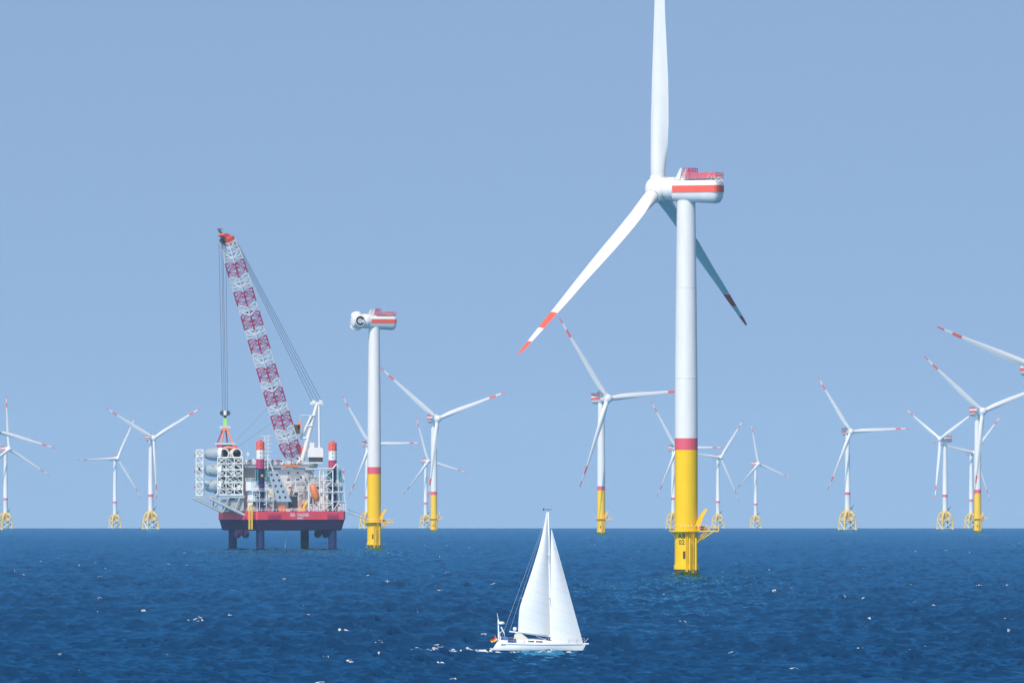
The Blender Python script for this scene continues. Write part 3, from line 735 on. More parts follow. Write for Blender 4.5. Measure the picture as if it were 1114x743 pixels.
# deck edge fittings
rl = MB(); rail_h(rl, .3, .15, LL-.3, .15, ZD, 1.2); rail_h(rl, .15, .3, .15, WW-.3, ZD, 1.2); rl.build('deck_railing', vessel, 0)
for k in range(46):
    b = random.uniform(.8, 5) if k % 3 else random.uniform(7, 12); px = random.uniform(298, 372) if k < 34 else random.uniform(276, 300)
    a = ha(px, b); 
    if not (.8 < a < LL-2.5): continue
    w_, h, d_ = random.uniform(.5, 1.8), random.uniform(.6, 2.6), random.uniform(.6, 1.6)
    e = MB(); m = random.choice(['hullwhite','lgrey','dark','cream','grey','yellow','navy','maroon','white'])
    if k % 2: e.box(a, a+w_, b, b+d_, ZD, ZD+h, m, HM)
    else:
        e.tube(HM @ Vector((a,b,ZD)), HM @ Vector((a,b,ZD+h+.6)), .35, m, n=10); e.tube(HM @ Vector((a,b,ZD+h+.6)), HM @ Vector((a+w_,b,ZD+h+.9)), .25, m, n=8)
    e.build('deck_fitting', vessel, 0)
# fittings on the fronts and roofs of the deck blocks
for k in range(70):
    px = random.choice([random.uniform(276, 299), random.uniform(298, 336), random.uniform(338, 373)]); py = random.uniform(518, 552)
    b = 1.2 if (px < 297 or px > 355) else random.uniform(5, 8.5)
    p = Vector((ha(px, b), b, hz(py))); w_, h, d_ = random.uniform(.4, 1.5), random.uniform(.3, 1.6), random.uniform(.4, 1.2)
    e = MB(); m = random.choice(['hullwhite','white','white','hullwhite','dark','navy','lgrey','cream','maroon','yellow','orange','grey'])
    if k % 4 == 0: e.tube(HM @ p, HM @ (p+Vector((random.uniform(-3,3), 0, random.uniform(-3,3)))), .16, 'hullwhite', n=6)
    elif k % 4 == 1:
        e.box(p.x, p.x+w_*2.4, b, b+d_*1.6, p.z, p.z+.22, 'hullwhite', HM)
        for x in np.linspace(0, w_*2.4, 4): e.box(p.x+x-.06, p.x+x+.06, b, b+.12, p.z+.2, p.z+1.2, 'hullwhite', HM)
        e.box(p.x, p.x+w_*2.4, b, b+.1, p.z+1.1, p.z+1.22, 'hullwhite', HM)
        e.box(p.x+.1, p.x+.4, b+.2, b+.5, max(ZD, p.z-3.5), p.z, 'hullwhite', HM)
    else: e.box(p.x, p.x+w_, b, b+d_, p.z, p.z+h, m, HM)
    e.build('deck_fitting', vessel, 0)
for px0, px1, b, py in ((298,318,8,531),(298,316,7,521),(318,337,8,535),(276,298,.8,534.5),(276,298,.8,545.5),(356,374,.8,528.6),(356,375,.8,537)):
    e = MB(); a0, a1 = ha(px0, b), ha(px1, b); e.box(a0, a1, b, b+1.4, hz(py)-.15, hz(py), 'hullwhite', HM); rail_h(e, a0, b, a1, b, hz(py), 1.1)
    for a in np.linspace(a0, a1, 4): e.tube(HM @ Vector((a, b, hz(py))), HM @ Vector((a, b, max(ZD, hz(py)-4.2))), .12, 'hullwhite', n=5)
    e.build('walkway', vessel, 0)
ye = MB(); ye.box(ha(329), ha(333.5), 1, 3, ZD, ZD+1.6, 'yellow', HM); ye.tube(pl(330,553,2), pl(334,547,2), .55, 'yellow'); ye.tube(pl(334,547,2), pl(327.5,549,2), .3, 'yellow'); ye.build('winch', vessel)
# fan of upper deck clutter on the bridge deck
for k in range(40):
    px = random.uniform(262, 316); b = random.uniform(14, 20); p = pl(px, 506, b); h = random.uniform(.5, 2.4)
    e = MB(); e.box(p.x, p.x+random.uniform(.5,1.7), p.y, p.y+1, p.z, p.z+h, random.choice(['dark','hullwhite','maroon','navy','lgrey','white'])); e.build('deck_fitting', vessel, 0)
e = MB(); e.box(ha(311.5,11), ha(325,11), 11, 13, hz(508.5), hz(505.5), 'orange', HM); e.build('walkway_guard', vessel, 0)
# white lattice frame on the right with the free-fall lifeboat
fr = MB(); b = .6
nodes = {}
for px in (336, 348, 352, 362):
    fr.tube(pl(px, 556.4, b), pl(px, 512 if px > 340 else 526, b), .28, 'white')
for y in (512, 523, 536, 548):
    fr.tube(pl(348, y, b), pl(362, y, b), .24, 'white')
fr.tube(pl(333, 511, b), pl(362, 510, b), .35, 'white'); fr.tube(pl(362,510,b), pl(366,505,b), .3, 'white')
for (x0,y0,x1,y1) in ((348,512,362,523),(362,512,348,523),(348,523,362,536),(362,523,348,536),(348,536,362,548),(348,556,362,548),(339,512,348,523),(336,526,348,526),(336,548,340,556),(348,548,343,556)):
    fr.tube(pl(x0,y0,b), pl(x1,y1,b), .17, 'white')
for px in (362, 376):
    fr.tube(pl(px, 556.4, b), pl(px, 546, b), .2, 'white')
fr.tube(pl(362,546,b), pl(376.5,546,b), .22, 'white'); fr.tube(pl(362,556,b), pl(369,546,b), .16, 'white'); fr.tube(pl(362,536,b), pl(374,536,b), .2, 'white')
fr.build('lifeboat_frame', vessel)
lb = MB(); c0, c1 = pl(339.5, 526.5, 1.2), pl(345.5, 546, 1.2); rings = []
dirv = (c1-c0); q = dirv.to_track_quat('Z', 'Y')
for t, r in ((0,.15),(.04,.75),(.15,1.25),(.4,1.55),(.7,1.5),(.9,1.1),(.98,.5),(1,.1)):
    rings.append([c0+dirv*t + q @ Vector((r*math.cos(2*PI*k/16), r*1.1*math.sin(2*PI*k/16), 0)) for k in range(16)])
lb.loft(rings, 'orange')
life = tag(lb.build('lifeboat', None), 'enclosed orange lifeboat hanging nose down in its white launching frame on the vessel', 'lifeboat'); life.location = vessel.location
# yellow fender ladder at the corner
ld = MB()
for px in (272.5, 275.5): ld.tube(pl(px, 576, -.9), pl(px, 551, -.9), .3, 'yellow')
for i in range(14): ld.tube(pl(272.5, 575-i*1.75, -.9), pl(275.5, 575-i*1.75, -.9), .16, 'yellow', n=5)
ld.path([pl(272.5,551,-.9), pl(274.5,549.5,-.9), pl(277,551,0)], .35, 'yellow'); ld.build('boarding_ladder', vessel)
rp = MB(); rp.tube(pl(312,577,4), pl(310.5,596.8,4), .14, 'grey', n=6); rp.build('hose', vessel)
# gangway to the bladeless tower
gw = MB(); g0, g1 = pl(377, 557.5, 4), Vector(((401-308)/2.5, 14, hz(566.5)))
for o_ in (Vector((0,0,0)), Vector((0,0,1.3)), Vector((0,1.4,0)), Vector((0,1.4,1.3))): gw.tube(g0+o_, g1+o_, .13, 'grey', n=5)
for i in range(14):
    p, q2 = g0.lerp(g1, i/14), g0.lerp(g1, (i+1)/14); gw.tube(p, q2+Vector((0,0,1.3)), .08, 'lgrey', n=4); gw.tube(p+Vector((0,1.4,0)), q2+Vector((0,0,0)), .08, 'grey', n=4)
gw.build('gangway', vessel)

# ---- crane
ped = MB(); cb = HM @ Vector((41.4, 27, 0)); cb.z = 0
TB = hz(505)
ped.lathe([(4.2,ZD),(4.2,hz(526)),(4.0,hz(524)),(4.0,hz(512)),(4.6,hz(510.5)),(5.4,hz(509.5)),(5.4,hz(507.5))], 'lgrey', 36, Matrix.Translation(cb)); ped.build('crane_pedestal', vessel)
def cp(px, py, dy=0): return Vector(((px-308)/2.5, cb.y+dy, hz(py)))
tt = MB(); tt.lathe([(5.2,hz(507.3)),(5.8,hz(507)),(5.8,hz(505)),(5.0,hz(504.6))], 'grey', 32, Matrix.Translation(cb))
tt.box(cb.x-7.5, cb.x+8, cb.y-4.5, cb.y+4.5, hz(504.6), hz(502.6), 'lgrey'); turn = tt.build('turntable', vessel, 0)
mh = MB(); mh.box(cp(335,0).x, cp(350,0).x, cb.y-4.6, cb.y+4.4, hz(502.4), hz(497.5), 'dark'); 
mh.loft([[Vector((x, cb.y+y, z)) for x, z in ((cp(334,0).x,hz(497.5)),(cp(351,0).x,hz(497.5)),(cp(351,0).x,hz(489)),(cp(349,0).x,hz(487)),(cp(336,0).x,hz(487)),(cp(334,0).x,hz(490)))] for y in (-5, 5)], 'white')
mh.box(cp(336,0).x, cp(341,0).x, cb.y-4.9, cb.y-1, hz(487), hz(481.5), 'white'); mh.build('crane_winch_house', vessel, 0)
cab = MB(); cab.box(cp(322.5,0).x, cp(325.5,0).x, cb.y-7.6, cb.y-5.1, hz(503), hz(497), 'white'); cab.box(cp(322.5,0).x-.03, cp(325.5,0).x-.6, cb.y-7.66, cb.y-7.6, hz(500.5), hz(497.6), 'glass'); cab.build('crane_cab', vessel, 0)
# A-frame
af = MB(); apex = cp(344, 438.5)
for dy in (-3.2, 3.2):
    ap = apex+Vector((0, dy*.55, 0)); af.tube(cp(327, 503, dy), ap, 1.0, 'white', .75); af.tube(cp(346.5, 489, dy), ap+Vector((.8,0,0)), .45, 'white')
    k = cp(317.5+9, 476.5, dy); af.tube(k, cp(338, 452, dy), .55, 'white'); af.tube(k, cp(333.5,476.5,dy), .4, 'white')
for y, x in ((490,331.2),(476,335.2),(463,338.4),(452,341)): af.tube(cp(x, y, -3), cp(x, y, 3), .4, 'white')
af.tube(cp(326,476.5,-3.2), cp(326,476.5,3.2), .4, 'white'); af.tube(cp(332,463,-3.2), cp(338,463,-3.2), .35, 'white'); af.tube(cp(325,452,-3.2), cp(342,452,-3.2), .2, 'lgrey'); af.tube(cp(325,452,-3.2), cp(326,458,-3.2), .2, 'lgrey')
af.box(apex.x-3, apex.x+2.6, cb.y-2.4, cb.y+2.4, apex.z-.6, apex.z+.5, 'cream'); af.tube(apex+Vector((-1.5,-2.6,.6)), apex+Vector((-1.5,2.6,.6)), .8, 'cream', n=14); af.tube(apex+Vector((1.5,-2.6,.7)), apex+Vector((1.5,2.6,.7)), .8, 'cream', n=14)
af.build('a_frame', vessel)
bk = MB(); bk.box(cp(316.5+2,0).x, cp(323.5+2,0).x, cb.y-6, cb.y-3, hz(472), hz(462), 'growth'); bk.box(cp(323,0).x, cp(326.5,0).x, cb.y-6, cb.y-3, hz(467), hz(459), 'orange'); bk.build('hook_basket', vessel, 0)
# boom
LOADY = HM @ Vector((-3, 13, 0)); LOADY = LOADY.y
B0 = cp(318.5, 501, -3); B1 = Vector(((249-308)/2.5, LOADY+2, hz(264)))
ax = (B1-B0); blen = ax.length; ax.normalize(); s1 = ax.cross(Vector((0,0,1))).normalized(); s2 = s1.cross(ax).normalized()
bm_ = MB(); W0 = 5.8
def bw(t): return W0*(.55+.45*min(1, t/.06)) if t < .06 else (W0 if t < .9 else W0*(1-.22*(t-.9)/.1))
def corner(t, i): return B0+ax*blen*t + s1*(bw(t)/2*(-1,1,1,-1)[i]) + s2*(bw(t)/2*(-1,-1,1,1)[i])
nb = 46
for k in range(nb):
    t0, t1 = k/nb, (k+1)/nb; ph_ = ((nb-(k+.5))/nb*8.6-.78) % 1.0
    m = 'maroon' if ph_ < .56 else 'white'
    if k > nb-5: m = 'white'
    for i in range(4):
        j = (i+1)%4
        bm_.tube(corner(t0,i), corner(t1,i), .33, m, n=6, cap=False)
        bm_.tube(corner(t1,i), corner(t1,j), .19, m, n=5, cap=False)
        if (k+i)%2: bm_.tube(corner(t0,i), corner(t1,j), .19, m, n=5, cap=False)
        else: bm_.tube(corner(t0,j), corner(t1,i), .19, m, n=5, cap=False)
boom = bm_.build('boom', vessel)
hd = MB(); e = B1
hd.loft([[e+ax*a_+s1*x*2.2+s2*y_*2.0 for x, y_ in ((-1,-1),(1,-1),(1,1),(-1,1))] for a_ in (-.5, 2.2)], 'red')
hd.loft([[e+ax*a_+s1*x*1.4+s2*y_ for x, y_ in ((-1,b0),(1,b0),(1,b1),(-1,b1))] for a_, b0, b1 in ((2.2,-1.6,1.9),(4.6,-3.8,-1.2))], 'red')
ux = -s2 if s2.x > 0 else s2
hp = e + Vector((-2.8, 0, .5))
for dz, dx in ((0,0),(2.2,.4),(-1.0,1.2)):
    hd.tube(hp+Vector((dx,-1.8,dz)), hp+Vector((dx,1.8,dz)), 1.15, 'dark', n=18)
hd.tube(hp+Vector((1.5,0,1)), hp+Vector((-1.4,0,4.6)), .5, 'dark'); hd.tube(hp+Vector((-2.2,0,5)), hp+Vector((.2,0,5)), .25, 'dark')
hd.build('boom_head', vessel)
bf = MB(); bf.tube(B0+Vector((-2,-3,-1)), B0+Vector((-2,3,-1)), .6, 'dark'); bf.tube(cp(324,503,-2), cp(325,484,-3), .5, 'red'); bf.tube(cp(329,502,-2), cp(325,484,-3), .5, 'red'); bf.tube(cp(325,484,-3), cp(321,486,-3), .5, 'red'); bf.tube(cp(322,494,-3), cp(329,486,-3), .35, 'red'); bf.build('boom_foot', vessel)
# pendants and hoist ropes
top = B1 + s2*1.6
for i in range(4):
    pd = MB(); o_ = -2.1+i*1.4; pd.tube(top+Vector((o_*.45+1.2,o_*.3,1-.3*o_)), apex+Vector((o_*1.0-.2,o_*.6,.9)), .10, 'cable', n=5); pd.build('pendant_rope', vessel)
HK = Vector(((245.5-308)/2.5, LOADY, hz(451)))
for dx, dx2 in ((-1.9,-1.1),(-.7,-.35),(-.2,.35),(1.1,1.1)):
    hr = MB(); hr.tube(Vector((HK.x+dx-.8, LOADY, hz(266))), HK+Vector((dx2,0,1.5)), .10, 'cable', n=5); hr.build('hoist_rope', vessel)
hb = MB()
for dx in (-1.2, 1.2): hb.tube(HK+Vector((dx,-.9,.4)), HK+Vector((dx,.9,.4)), 1.1, 'dark', n=16)
hb.box(HK.x-.6, HK.x+.6, LOADY-1, LOADY+1, HK.z-.4, HK.z+1.5, 'white'); hb.tube(HK+Vector((0,0,-.5)), HK+Vector((0,0,-2.4)), .9, 'dark', .25, 10); hb.build('hook_block', vessel)
for y0, y1 in ((468, 440), (476, 452)):
    tg = MB(); tg.tube(Vector(((257-308)/2.5, LOADY, hz(y0+12))), B0.lerp(B1, .28)+Vector((0,0,0)) if y0 == 468 else B0.lerp(B1, .2), .05, 'cable', n=4); tg.build('tag_line', vessel)

# lifting frame hanging from the hook
lf = empty('lifting_frame', vessel.location + Vector((HK.x, LOADY, hz(491)))); tag(lf, 'orange four legged lifting frame hanging from the crane hook by a lime sling', 'lifting frame')
def lz(py): return hz(py)-hz(491)
m_ = MB(); m_.box(-.7,.7,-.4,.4,lz(463.5),lz(455),'lime'); m_.build('sling', lf, 0)
m_ = MB(); m_.box(-2.4,2.4,-1,1,lz(466.5),lz(464),'lgrey'); m_.box(-1.3,1.6,-1.1,1.1,lz(468.5),lz(465.5),'orange')
for x, y, mm in ((-3.6,2,'maroon'),(-1.6,-2,'orange'),(1.0,2,'maroon'),(3.6,-2,'orange')): m_.tube((x*.22,y*.3,lz(467)), (x,y,lz(483)), .34, mm, n=8)
m_.build('spreader', lf, 0)
m_ = MB(); m_.box(-4.2,4.6,-2.6,2.6,lz(484),lz(482.3),'lgrey'); m_.box(-3.6,-.6,-2.4,2.4,lz(490),lz(484.2),'maroon'); m_.box(-1.2,3.2,-2.5,-1.0,lz(487.5),lz(484.2),'dark'); m_.box(2.4,5.2,-2.2,2,lz(492),lz(485),'pink')
m_.path([(-1.8,-2.7,lz(492)), (-.6,-2.7,lz(488)), (1.6,-2.7,lz(486.8)), (4.2,-2.7,lz(488)), (5.2,-2.7,lz(492.5))], .5, 'orange')
m_.build('yoke', lf, 0)

# blade rack cantilevered over the left end
RA = Matrix.Translation((0,0,0))
rk = MB()
RY = LOADY - 1.0
def rp_(px, py, y=0): return Vector(((px-308)/2.5, RY+y, hz(py)))
def truss(mb, px0, px1, py0, py1, y, nx, ny, r, m='lgrey', cross=True):
    for i in range(nx+1):
        x = px0+(px1-px0)*i/nx; mb.tube(rp_(x,py0,y), rp_(x,py1,y), r, m, n=6)
    for j in range(ny+1):
        z = py0+(py1-py0)*j/ny; mb.tube(rp_(px0,z,y), rp_(px1,z,y), r, m, n=6)
    if cross:
        for i in range(nx):
            for j in range(ny):
                xa, xb = px0+(px1-px0)*i/nx, px0+(px1-px0)*(i+1)/nx; za, zb = py0+(py1-py0)*j/ny, py0+(py1-py0)*(j+1)/ny
                mb.tube(rp_(xa,za,y), rp_(xb,zb,y), r*.6, m, n=5)
                if (i+j)%2 == 0: mb.tube(rp_(xb,za,y), rp_(xa,zb,y), r*.6, m, n=5)
rack = empty('blade_rack', vessel.location + Vector(((238-308)/2.5, RY, hz(541)))); tag(rack, 'grey steel rack overhanging the left end of the jackup vessel, stacked with white tubes', 'rack')
off = -(Vector(((238-308)/2.5, RY, hz(541))))
def rbuild(mb, name):
    mb.v = [tuple(Vector(p)+off) for p in mb.v]; return mb.build(name, rack, 0)
for y in (-4.2, 5):
    t_ = MB(); truss(t_, 214.5, 222, 490, 539, y, 1, 7, .26, 'cream'); rbuild(t_, 'end_truss')
    t_ = MB(); truss(t_, 238, 265, 498, 539, y-.2, 3, 6, .26, 'cream'); rbuild(t_, 'side_truss')
t_ = MB()
for px in (214.5, 222, 238, 251.5, 265):
    for py in (497, 512, 525, 539): t_.tube(rp_(px,py,-4.2), rp_(px,py,5), .22, 'cream', n=5)
for py in (512, 526, 539): t_.box(rp_(236,0).x, rp_(266,0).x, RY-4.6, RY-3.9, hz(py), hz(py-1.6), 'lgrey')
t_.box(rp_(213,0).x, rp_(267,0).x, RY-4.4, RY+5.2, hz(542), hz(539.3), 'grey'); rbuild(t_, 'rack_floor')
for y in (-4.4, 5.2):
    t_ = MB(); t_.tube(rp_(211,542,y), rp_(243,557.5,y), .5, 'grey', n=8); t_.tube(rp_(230,543,y), rp_(267,560.5,y), .65, 'grey', n=8); t_.tube(rp_(232,553,y), rp_(232,542,y), .45, 'grey'); t_.tube(rp_(244,557,y), rp_(250,542,y), .4, 'grey'); t_.tube(rp_(256,557,y), rp_(262,542,y), .4, 'grey'); t_.tube(rp_(234,552,y), rp_(242,544,y), .3, 'grey'); rbuild(t_, 'cantilever_bracket')
for py0, py1 in ((499,510),(514,524),(527,537)):
    for px0, px1 in ((239.5,248),(253,262)):
        t_ = MB(); t_.box(rp_(px0,0).x, rp_(px1,0).x, RY+3.8, RY+4.4, hz(py1), hz(py0), random.choice(['navy','grey','navy'])); rbuild(t_, 'rack_shade_panel')  # dark sheets added behind the truss to stand for the shaded rack interior
t_ = MB(); t_.box(rp_(243,0).x, rp_(266,0).x, RY-3, RY+4, hz(556), hz(543.5), 'grey'); rbuild(t_, 'support_box')
for k in range(60):     # lashings, pipes and small braces among the frames
    px, py, y = random.uniform(214, 264), random.uniform(497, 538), random.uniform(-5.2, -3.8)
    t_ = MB(); m = random.choice(['grey','cream','dark','lgrey','dark','grey','navy','growth'])
    if k % 3: t_.tube(rp_(px,py,y), rp_(px+random.uniform(-4,4),py+random.uniform(-5,5),y), random.uniform(.1,.22), m, n=5); rbuild(t_, 'brace')
    else: t_.box(rp_(px,0).x, rp_(px+random.uniform(1,3.5),0).x, RY+y, RY+y+.8, hz(py+random.uniform(1,4)), hz(py), m); rbuild(t_, 'fitting')
for py in (496, 513, 530):
    t_ = MB(); t_.tube(rp_(212.4,py,-3), rp_(214.2,py,-3), .55, 'maroon', n=10); rbuild(t_, 'end_stop')
# stacked tubes: three domed ends on the left, six open ends facing the right
GT = 'white tubes stacked in the blade rack'
lev = ('top', 'middle', 'bottom')
for j, py in enumerate((494.5, 512, 529)):
    X = Matrix.Translation(vessel.location + rp_(239.5, py, -1.8)) @ Matrix.Rotation(math.radians(-12), 4, 'Z') @ Matrix.Rotation(-PI/2, 4, 'Y')
    d = MB(); d.lathe([(2.9,-1.5),(2.9,.0),(2.9,2.0),(2.65,4.0),(2.2,5.4),(1.8,6.1),(1.3,6.3),(0,6.35)], 'dome', 32, Matrix.Identity(4), ['white','dome','dome','dome','dome','dome','dome'])
    o = d.build('domed_cover', None, 40); o.matrix_world = X
    tag(o, 'grey domed cover in the %s row of the blade rack, pointing left' % lev[j], 'cover', GT)
    for k, px in enumerate((244.5, 258.5)):
        X = Matrix.Translation(vessel.location + rp_(px, py-.5, -3.4)) @ Matrix.Rotation(math.radians(20), 4, 'Z') @ Matrix.Rotation(PI/2, 4, 'X')
        d = MB(); d.lathe([(2.35,-9),(2.35,0),(2.35,.25),(1.85,.25),(1.8,.1),(1.8,-7.5)], 'white', 32, Matrix.Identity(4), ['cream','cream','cream','black','black'], cap=True)  # bore painted black so the open end stays in shade
        o = d.build('blade_root', None, 40); o.matrix_world = X
        tag(o, 'white open ended blade root in the %s row of the rack, %s' % (lev[j], ('beside the grey dome', 'nearer the deckhouse')[k]), 'blade root', GT)

# ------------------------------------------------------------------ sailboat
DB = FPX/8.9
boat = empty('sailboat', world_at(585.9, DB) + Vector((0,0,.15)), 0); boat.scale = (0.964,)*3; tag(boat, 'white sailing yacht under two full white sails heading right, German flag at its stern', 'sailboat')
hb_ = MB(); rings = []; nst = 26
def sheer(x): t = (x+6.1)/12.2; return 1.24 - .22*t + .38*(t-.45)**2*1.2
for i in range(nst):
    t = i/(nst-1); 
    xd = -5.25 + 11.35*t
    rings_pts = []
    bmax = 1.95*(math.sin(PI*min(1, (t*.62+.30)))**.75)*(1 if t < .55 else max(0.012, (1-((t-.55)/.45)**2.1)))
    for sgn in (-1, 1):
        rng_ = ((1.0, 0), (1.0, .12), (.985, .35), (.95, .60), (.90, .80), (.80, .93), (.5, 1.15), (.0, 1.3))
        col = []
        for wf, df in rng_:
            z = sheer(xd)*(1-df) - .35*max(0, df-.9)*4
            rake = -.85*min(1, df)*(1-t)**4 if t < .3 else 0
            bowr = -.62*min(1, df)*max(0, (t-.85)/.15)**2
            col.append((xd + (rake if t < .3 else 0) + bowr, sgn*bmax*wf*(1-.15*df*t), z))
        rings_pts.append(col)
    rings.append(list(rings_pts[0]) + list(reversed(rings_pts[1]))[1:])
hb_.loft(rings, 'gel')
bh = hb_.build('hull', boat, 50)
bh.data.materials.append(M['navy'])
for p_ in bh.data.polygons:
    if p_.center.z < .24: p_.material_index = len(bh.data.materials)-1
sp = MB()    # sheer stripe, follows the topsides
for sgn in (0, -1):
    for (i0, i1, m_, z0, z1) in ((3, 24, 'navy', .16, .20),):
        for i in range(i0, i1):
            a_, b_ = rings[i], rings[i+1]
            def pt(r, f):
                p, q3 = Vector(r[1 if sgn == 0 else -2]), Vector(r[2 if sgn == 0 else -3]); 
                v = p.lerp(q3, f); v.y += -.012 if sgn == 0 else .012; return v
            sp.add([pt(a_, .15), pt(b_, .15), pt(b_, .42), pt(a_, .42)], [(0,1,2,3)], 'navy')
sp.build('sheer_stripe', bh, 0)
nm = MB(); a_, b_ = rings[2], rings[4]
x0, x1 = (185-565)/79.6, (240-565)/79.6
nm.box(x0, x1, -1.84, -1.80, .93, 1.03, 'navy'); nm.build('name_strip', bh, 0)
# coachroof and cockpit
dk = MB()
def dz(x): return sheer(x)
dk.loft([[ (x, y*w_, z) for y, z in ((-1, dz(x)-.05),(-.9, dz(x)+h*.8),(-.55, dz(x)+h),(.55, dz(x)+h),(.9, dz(x)+h*.8),(1, dz(x)-.05))] for x, w_, h in ((-1.75,1.35,.50),(-.6,1.35,.52),(.9,1.2,.42),(2.3,.95,.22),(2.9,.8,.04))], 'gel'); roof = dk.build('coachroof', boat)
for x0_, x1_ in ((-1.35,-.55),(-.35,.55)):
    w2 = MB(); 
    def side(x, f): 
        w_ = 1.35 if x < -.6 else 1.35-(x+.6)*.1; h = .5 if x < -.6 else .52-(x+.6)*.07
        return (x, -(w_*(1-.1*f))-.02, dz(x)-.05+(h*.8+.05)*f)
    w2.add([side(x0_,.38), side(x1_,.38), side(x1_,.82), side(x0_,.82)], [(0,1,2,3)], 'glass'); w2.build('window', roof, 0)
cpm = MB()
for y in (-1.45, 1.25): cpm.box(-5.0, -1.8, y, y+.2, 1.2, 1.52, 'gel')
cpm.box(-5.0, -4.8, -1.25, 1.25, 1.2, 1.55, 'gel'); cpm.build('cockpit_coaming', boat, 0)
wc = MB(); wc.box(-3.9, -2.85, -1.62, -1.56, 1.18, 1.72, 'navy'); wc.tube((-3.9,-1.6,1.1),(-3.9,-1.6,1.8),.025,'lgrey'); wc.tube((-2.85,-1.6,1.1),(-2.85,-1.6,1.8),.025,'lgrey'); wc.build('weather_cloth', boat, 0)
sh = MB(); sh.loft([[(x, y, z) for x, y, z in ((x_, -1.25, 1.5), (x_+.25*(1 if i else -1)*0, -1.05, 1.5+h), (x_, 0, 1.6+h), (x_, 1.05, 1.5+h), (x_, 1.25, 1.5))] for i, (x_, h) in enumerate(((-3.1,.55),(-2.9,.85),(-2.2,.88),(-1.3,.15)))], 'canvas', cap=False, closed=False); sh.build('sprayhood', boat, 50)
# mast, boom, sails
MB0, MT = Vector((1.66,0,1.1)), Vector((1.24,0,17.8))
ms_ = MB(); ms_.tube(MB0, MT, .16, 'gel', .12, 12)
mast = ms_.build('mast', boat)
for f in (.34, .66):
    spd = MB(); c = MB0.lerp(MT, f); spd.tube(c, c+Vector((-.35,-.95,.1)), .045, 'lgrey', n=6); spd.tube(c, c+Vector((-.35,.95,.1)), .045, 'lgrey', n=6); spd.build('spreader', mast)
wi = MB(); wi.tube(MT, MT+Vector((0,0,.35)), .03, 'dark', n=5); wi.tube(MT+Vector((-.6,0,.25)), MT+Vector((.5,0,.25)), .03, 'dark', n=5); wi.box(MT.x-.7,MT.x-.5,-.02,.02,MT.z+.15,MT.z+.4,'dark'); wi.build('wind_vane', mast, 0)
bo = MB(); BE = Vector((-3.69,-.9,2.62)); bo.tube((1.45,-.05,2.0), BE, .10, 'gel', .09, 10); bo.build('boom', boat)
kk = MB(); kk.tube((1.5,-.02,1.3), (-.3,-.35,2.05), .05, 'lgrey'); kk.build('boom_vang', boat)
def sail(name, edge_l, edge_r, belly, n=26, m=14):
    """edge_l / edge_r: lists of points bottom to top"""
    def samp(e, t):
        f = t*(len(e)-1); i = min(int(f), len(e)-2); return Vector(e[i]).lerp(Vector(e[i+1]), f-i)
    mb = MB(); vs = []
    for off in (0, .012):
        for i in range(n+1):
            t = i/n; a_, b_ = samp(edge_l, t), samp(edge_r, t)
            for j in range(m+1):
                u = j/m; p = a_.lerp(b_, u); p.y += -belly*4*u*(1-u)*(1-.5*t)*min(1, (1-t)*3+.15) + off
                p.y += .02*math.sin(t*19)*math.sin(PI*u)
                vs.append(p)
    fs = []; N = (n+1)*(m+1)
    for i in range(n):
        for j in range(m):
            a = i*(m+1)+j; fs.append((a, a+1, a+m+2, a+m+1)); fs.append((N+a+m+1, N+a+m+2, N+a+1, N+a))
    mb.add(vs, fs, 'sail'); return mb.build(name, boat, 60)
def lp(px, py, y=0): return ((px-585.9)/8.58, y, (708.4-py)/8.58)
ll = [lp(563.7,686.6,-.85), lp(564.2,673,-.85), lp(565.3,660,-.85), lp(570.5,644,-.72), lp(576,628,-.6), lp(581.5,611,-.45), lp(586.3,595,-.3), lp(590.2,579,-.18), lp(592.9,566,-.1), lp(594.2,557.0,-.03)]
lr = [tuple(Vector((1.46,-.02,2.1)).lerp(MT-Vector((.12,.02,.1)), k/9)) for k in range(10)]
ml = sail('mainsail', ll, lr, .55)
jl = [lp(600.3,698.5,-.75), lp(600.0,680,-.8), lp(599.6,660,-.72), lp(599.3,640,-.6), lp(599.2,620,-.45), lp(599.1,600,-.25), lp(599.6,576,-.02)]
jr = [lp(634,700.5), lp(628.3,680), lp(622.5,659), lp(616.7,638), lp(611,617.5), lp(605.5,597), lp(599.9,575)]
js = sail('jib', jl, jr, .45)
bs = MB()
for k in range(7):
    t0 = k/7
    pass
bs.add([lp(562.6,686.5,-.80), lp(563.7,686.4,-.80), lp(565.0,661,-.8), lp(563.8,664,-.8), lp(562.6,686.5,-.77), lp(563.7,686.4,-.77), lp(565.0,661,-.77), lp(563.8,664,-.77)], [(0,1,2,3),(7,6,5,4),(0,4,5,1),(1,5,6,2),(2,6,7,3),(3,7,4,0)], 'navy'); bs.build('leech_strip', ml, 0)
FS = Vector(jr[0])+Vector((.08,0,-.1))
def wire(name, a_, b_, r=.022, m='lgrey'):
    w_ = MB(); w_.tube(a_, b_, r, m, n=5); return w_.build(name, boat)
wire('forestay', FS, Vector(jr[-1]), .035, 'gel')
for y in (-.9, .9): wire('backstay', (-4.9,y,1.3), MT, .011)
wire('topping_lift', BE, MT, .011)
for y in (-1.55, 1.55): wire('shroud', (1.3,y,1.15), MT-Vector((0,0,2.0)), .018); 
dd = MB(); dd.box(1.05, 2.5, -.7, -.25, 1.28, 1.5, 'dark'); dd.tube((1.1,-.5,1.2),(1.1,-.5,1.75),.12,'dark'); dd.build('deck_winch', boat, 0)
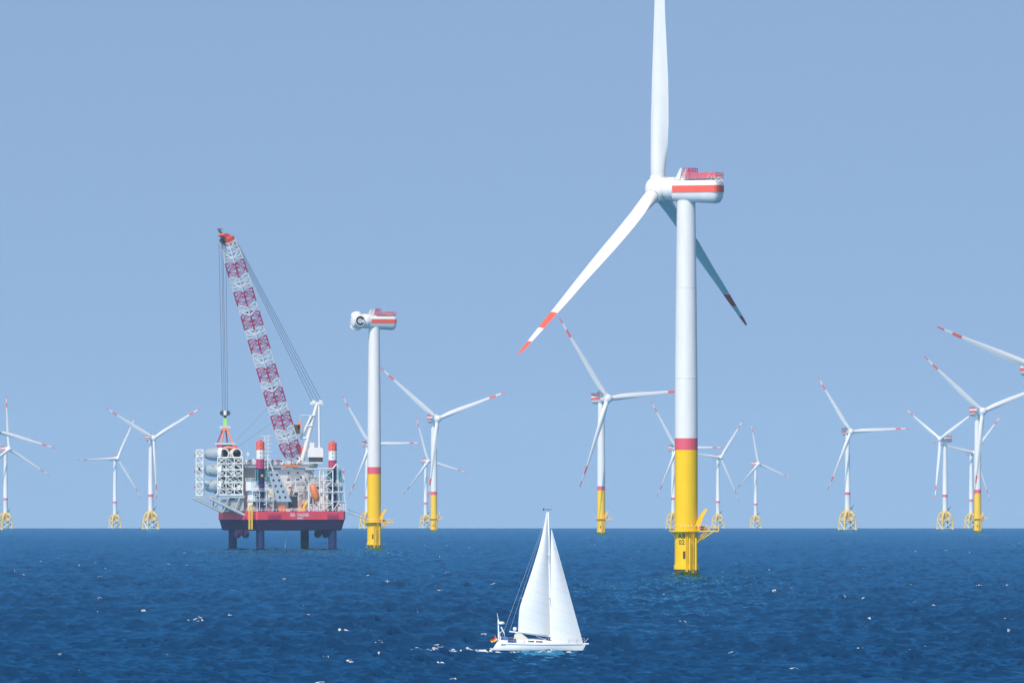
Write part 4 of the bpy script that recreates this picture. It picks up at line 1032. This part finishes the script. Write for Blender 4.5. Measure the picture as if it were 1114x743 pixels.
# rails
rl = MB()
for y_ in (-1, 1):
    prev = None
    for k in range(12):
        x = -5.1 + 10.9*k/11; t = (x+5.25)/11.35
        bmax = 1.95*(math.sin(PI*min(1, (t*.62+.30)))**.75)*(1 if t < .55 else max(0.012, (1-((t-.55)/.45)**2.1)))*.96
        p = Vector((x, y_*bmax, sheer(x))); rl.tube(p, p+Vector((0,0,.6)), .02, 'lgrey', n=5)
        if prev is not None:
            for h in (.3, .6): rl.tube(prev+Vector((0,0,h)), p+Vector((0,0,h)), .011, 'lgrey', n=4)
        prev = p
rl.tube((5.8,0,1.2),(6.3,0,1.75),.03,'lgrey'); rl.build('guard_rail', boat)
pb = MB(); pb.box(5.7, 6.35, -.12, .12, 1.0, 1.14, 'gel'); pb.build('bowsprit', boat, 0)
# stern gear
pole = MB(); pole.tube((-5.05,.2,1.1), (-5.1,.2,4.15), .09, 'gel'); 
pole.tube((-5.1,.2,4.1), (-5.25,.2,4.9), .03, 'gel'); pole.build('stern_pole', boat)
rd = MB(); rd.lathe([(.0,-.02),(.42,0),(.46,.12),(.40,.25),(.2,.32),(0,.33)], 'gel', 24, Matrix.Translation((-4.75,.2,3.55))); rd.build('radar_dome', boat)
sg = MB(); sg.tube((-4.75,-.5,3.2), (-4.35,-.5,2.4), .08, 'gel'); sg.tube((-4.35,-.5,2.4), (-4.25,-.5,1.5), .05, 'lgrey'); sg.tube((-4.9,-.5,2.6), (-5.0,-.5,1.4), .07, 'lgrey'); sg.tube((-4.55,-.5,2.8), (-5.0,-.5,2.2), .05,'lgrey'); sg.box(-4.5,-4.1,-.75,-.4,1.6,2.0,'blue'); sg.build('wind_steering_gear', boat, 0)
ob = MB(); ob.box(-5.1,-4.8,-.5,-.2,1.35,2.1,'gel'); ob.build('stern_locker', boat, 0)
rl_ = MB(); rl_.lathe([(0,-.02),(.2,0),(.25,.15),(.25,.3),(.18,.4),(0,.42)], 'gel', 20, Matrix.Translation((-3.0,-.6,2.75))); rl_.tube((-3.0,-.6,2.45),(-3.0,-.6,2.8),.04,'lgrey'); rl_.build('antenna_dome', boat)
fs_ = MB(); fs_.tube((-5.2,-.1,1.3),(-5.55,-.1,2.15),.025,'lgrey'); fs_.build('flagstaff', boat)
fl = MB(); n = 10
for b, (m, f0, f1) in enumerate((('black',0,.33),('flagred',.33,.67),('gold',.67,1))):
    vs = []
    for i in range(n+1):
        u = i/n
        for f in (f0, f1):
            x = -5.5 - .80*u + .12*f; z = 2.05 - .36*u - .50*f + .04*math.sin(u*9); y = -.12 + .10*math.sin(u*8+f)
            vs.append((x+.25*f, y, z))
    fl.add(vs, [(2*i, 2*i+2, 2*i+3, 2*i+1) for i in range(n)], m)
flag = fl.build('flag', None, 60); flag.location = boat.location; flag.scale = (0.964,)*3; tag(flag, 'black red gold flag flying from the staff at the yacht stern', 'flag')
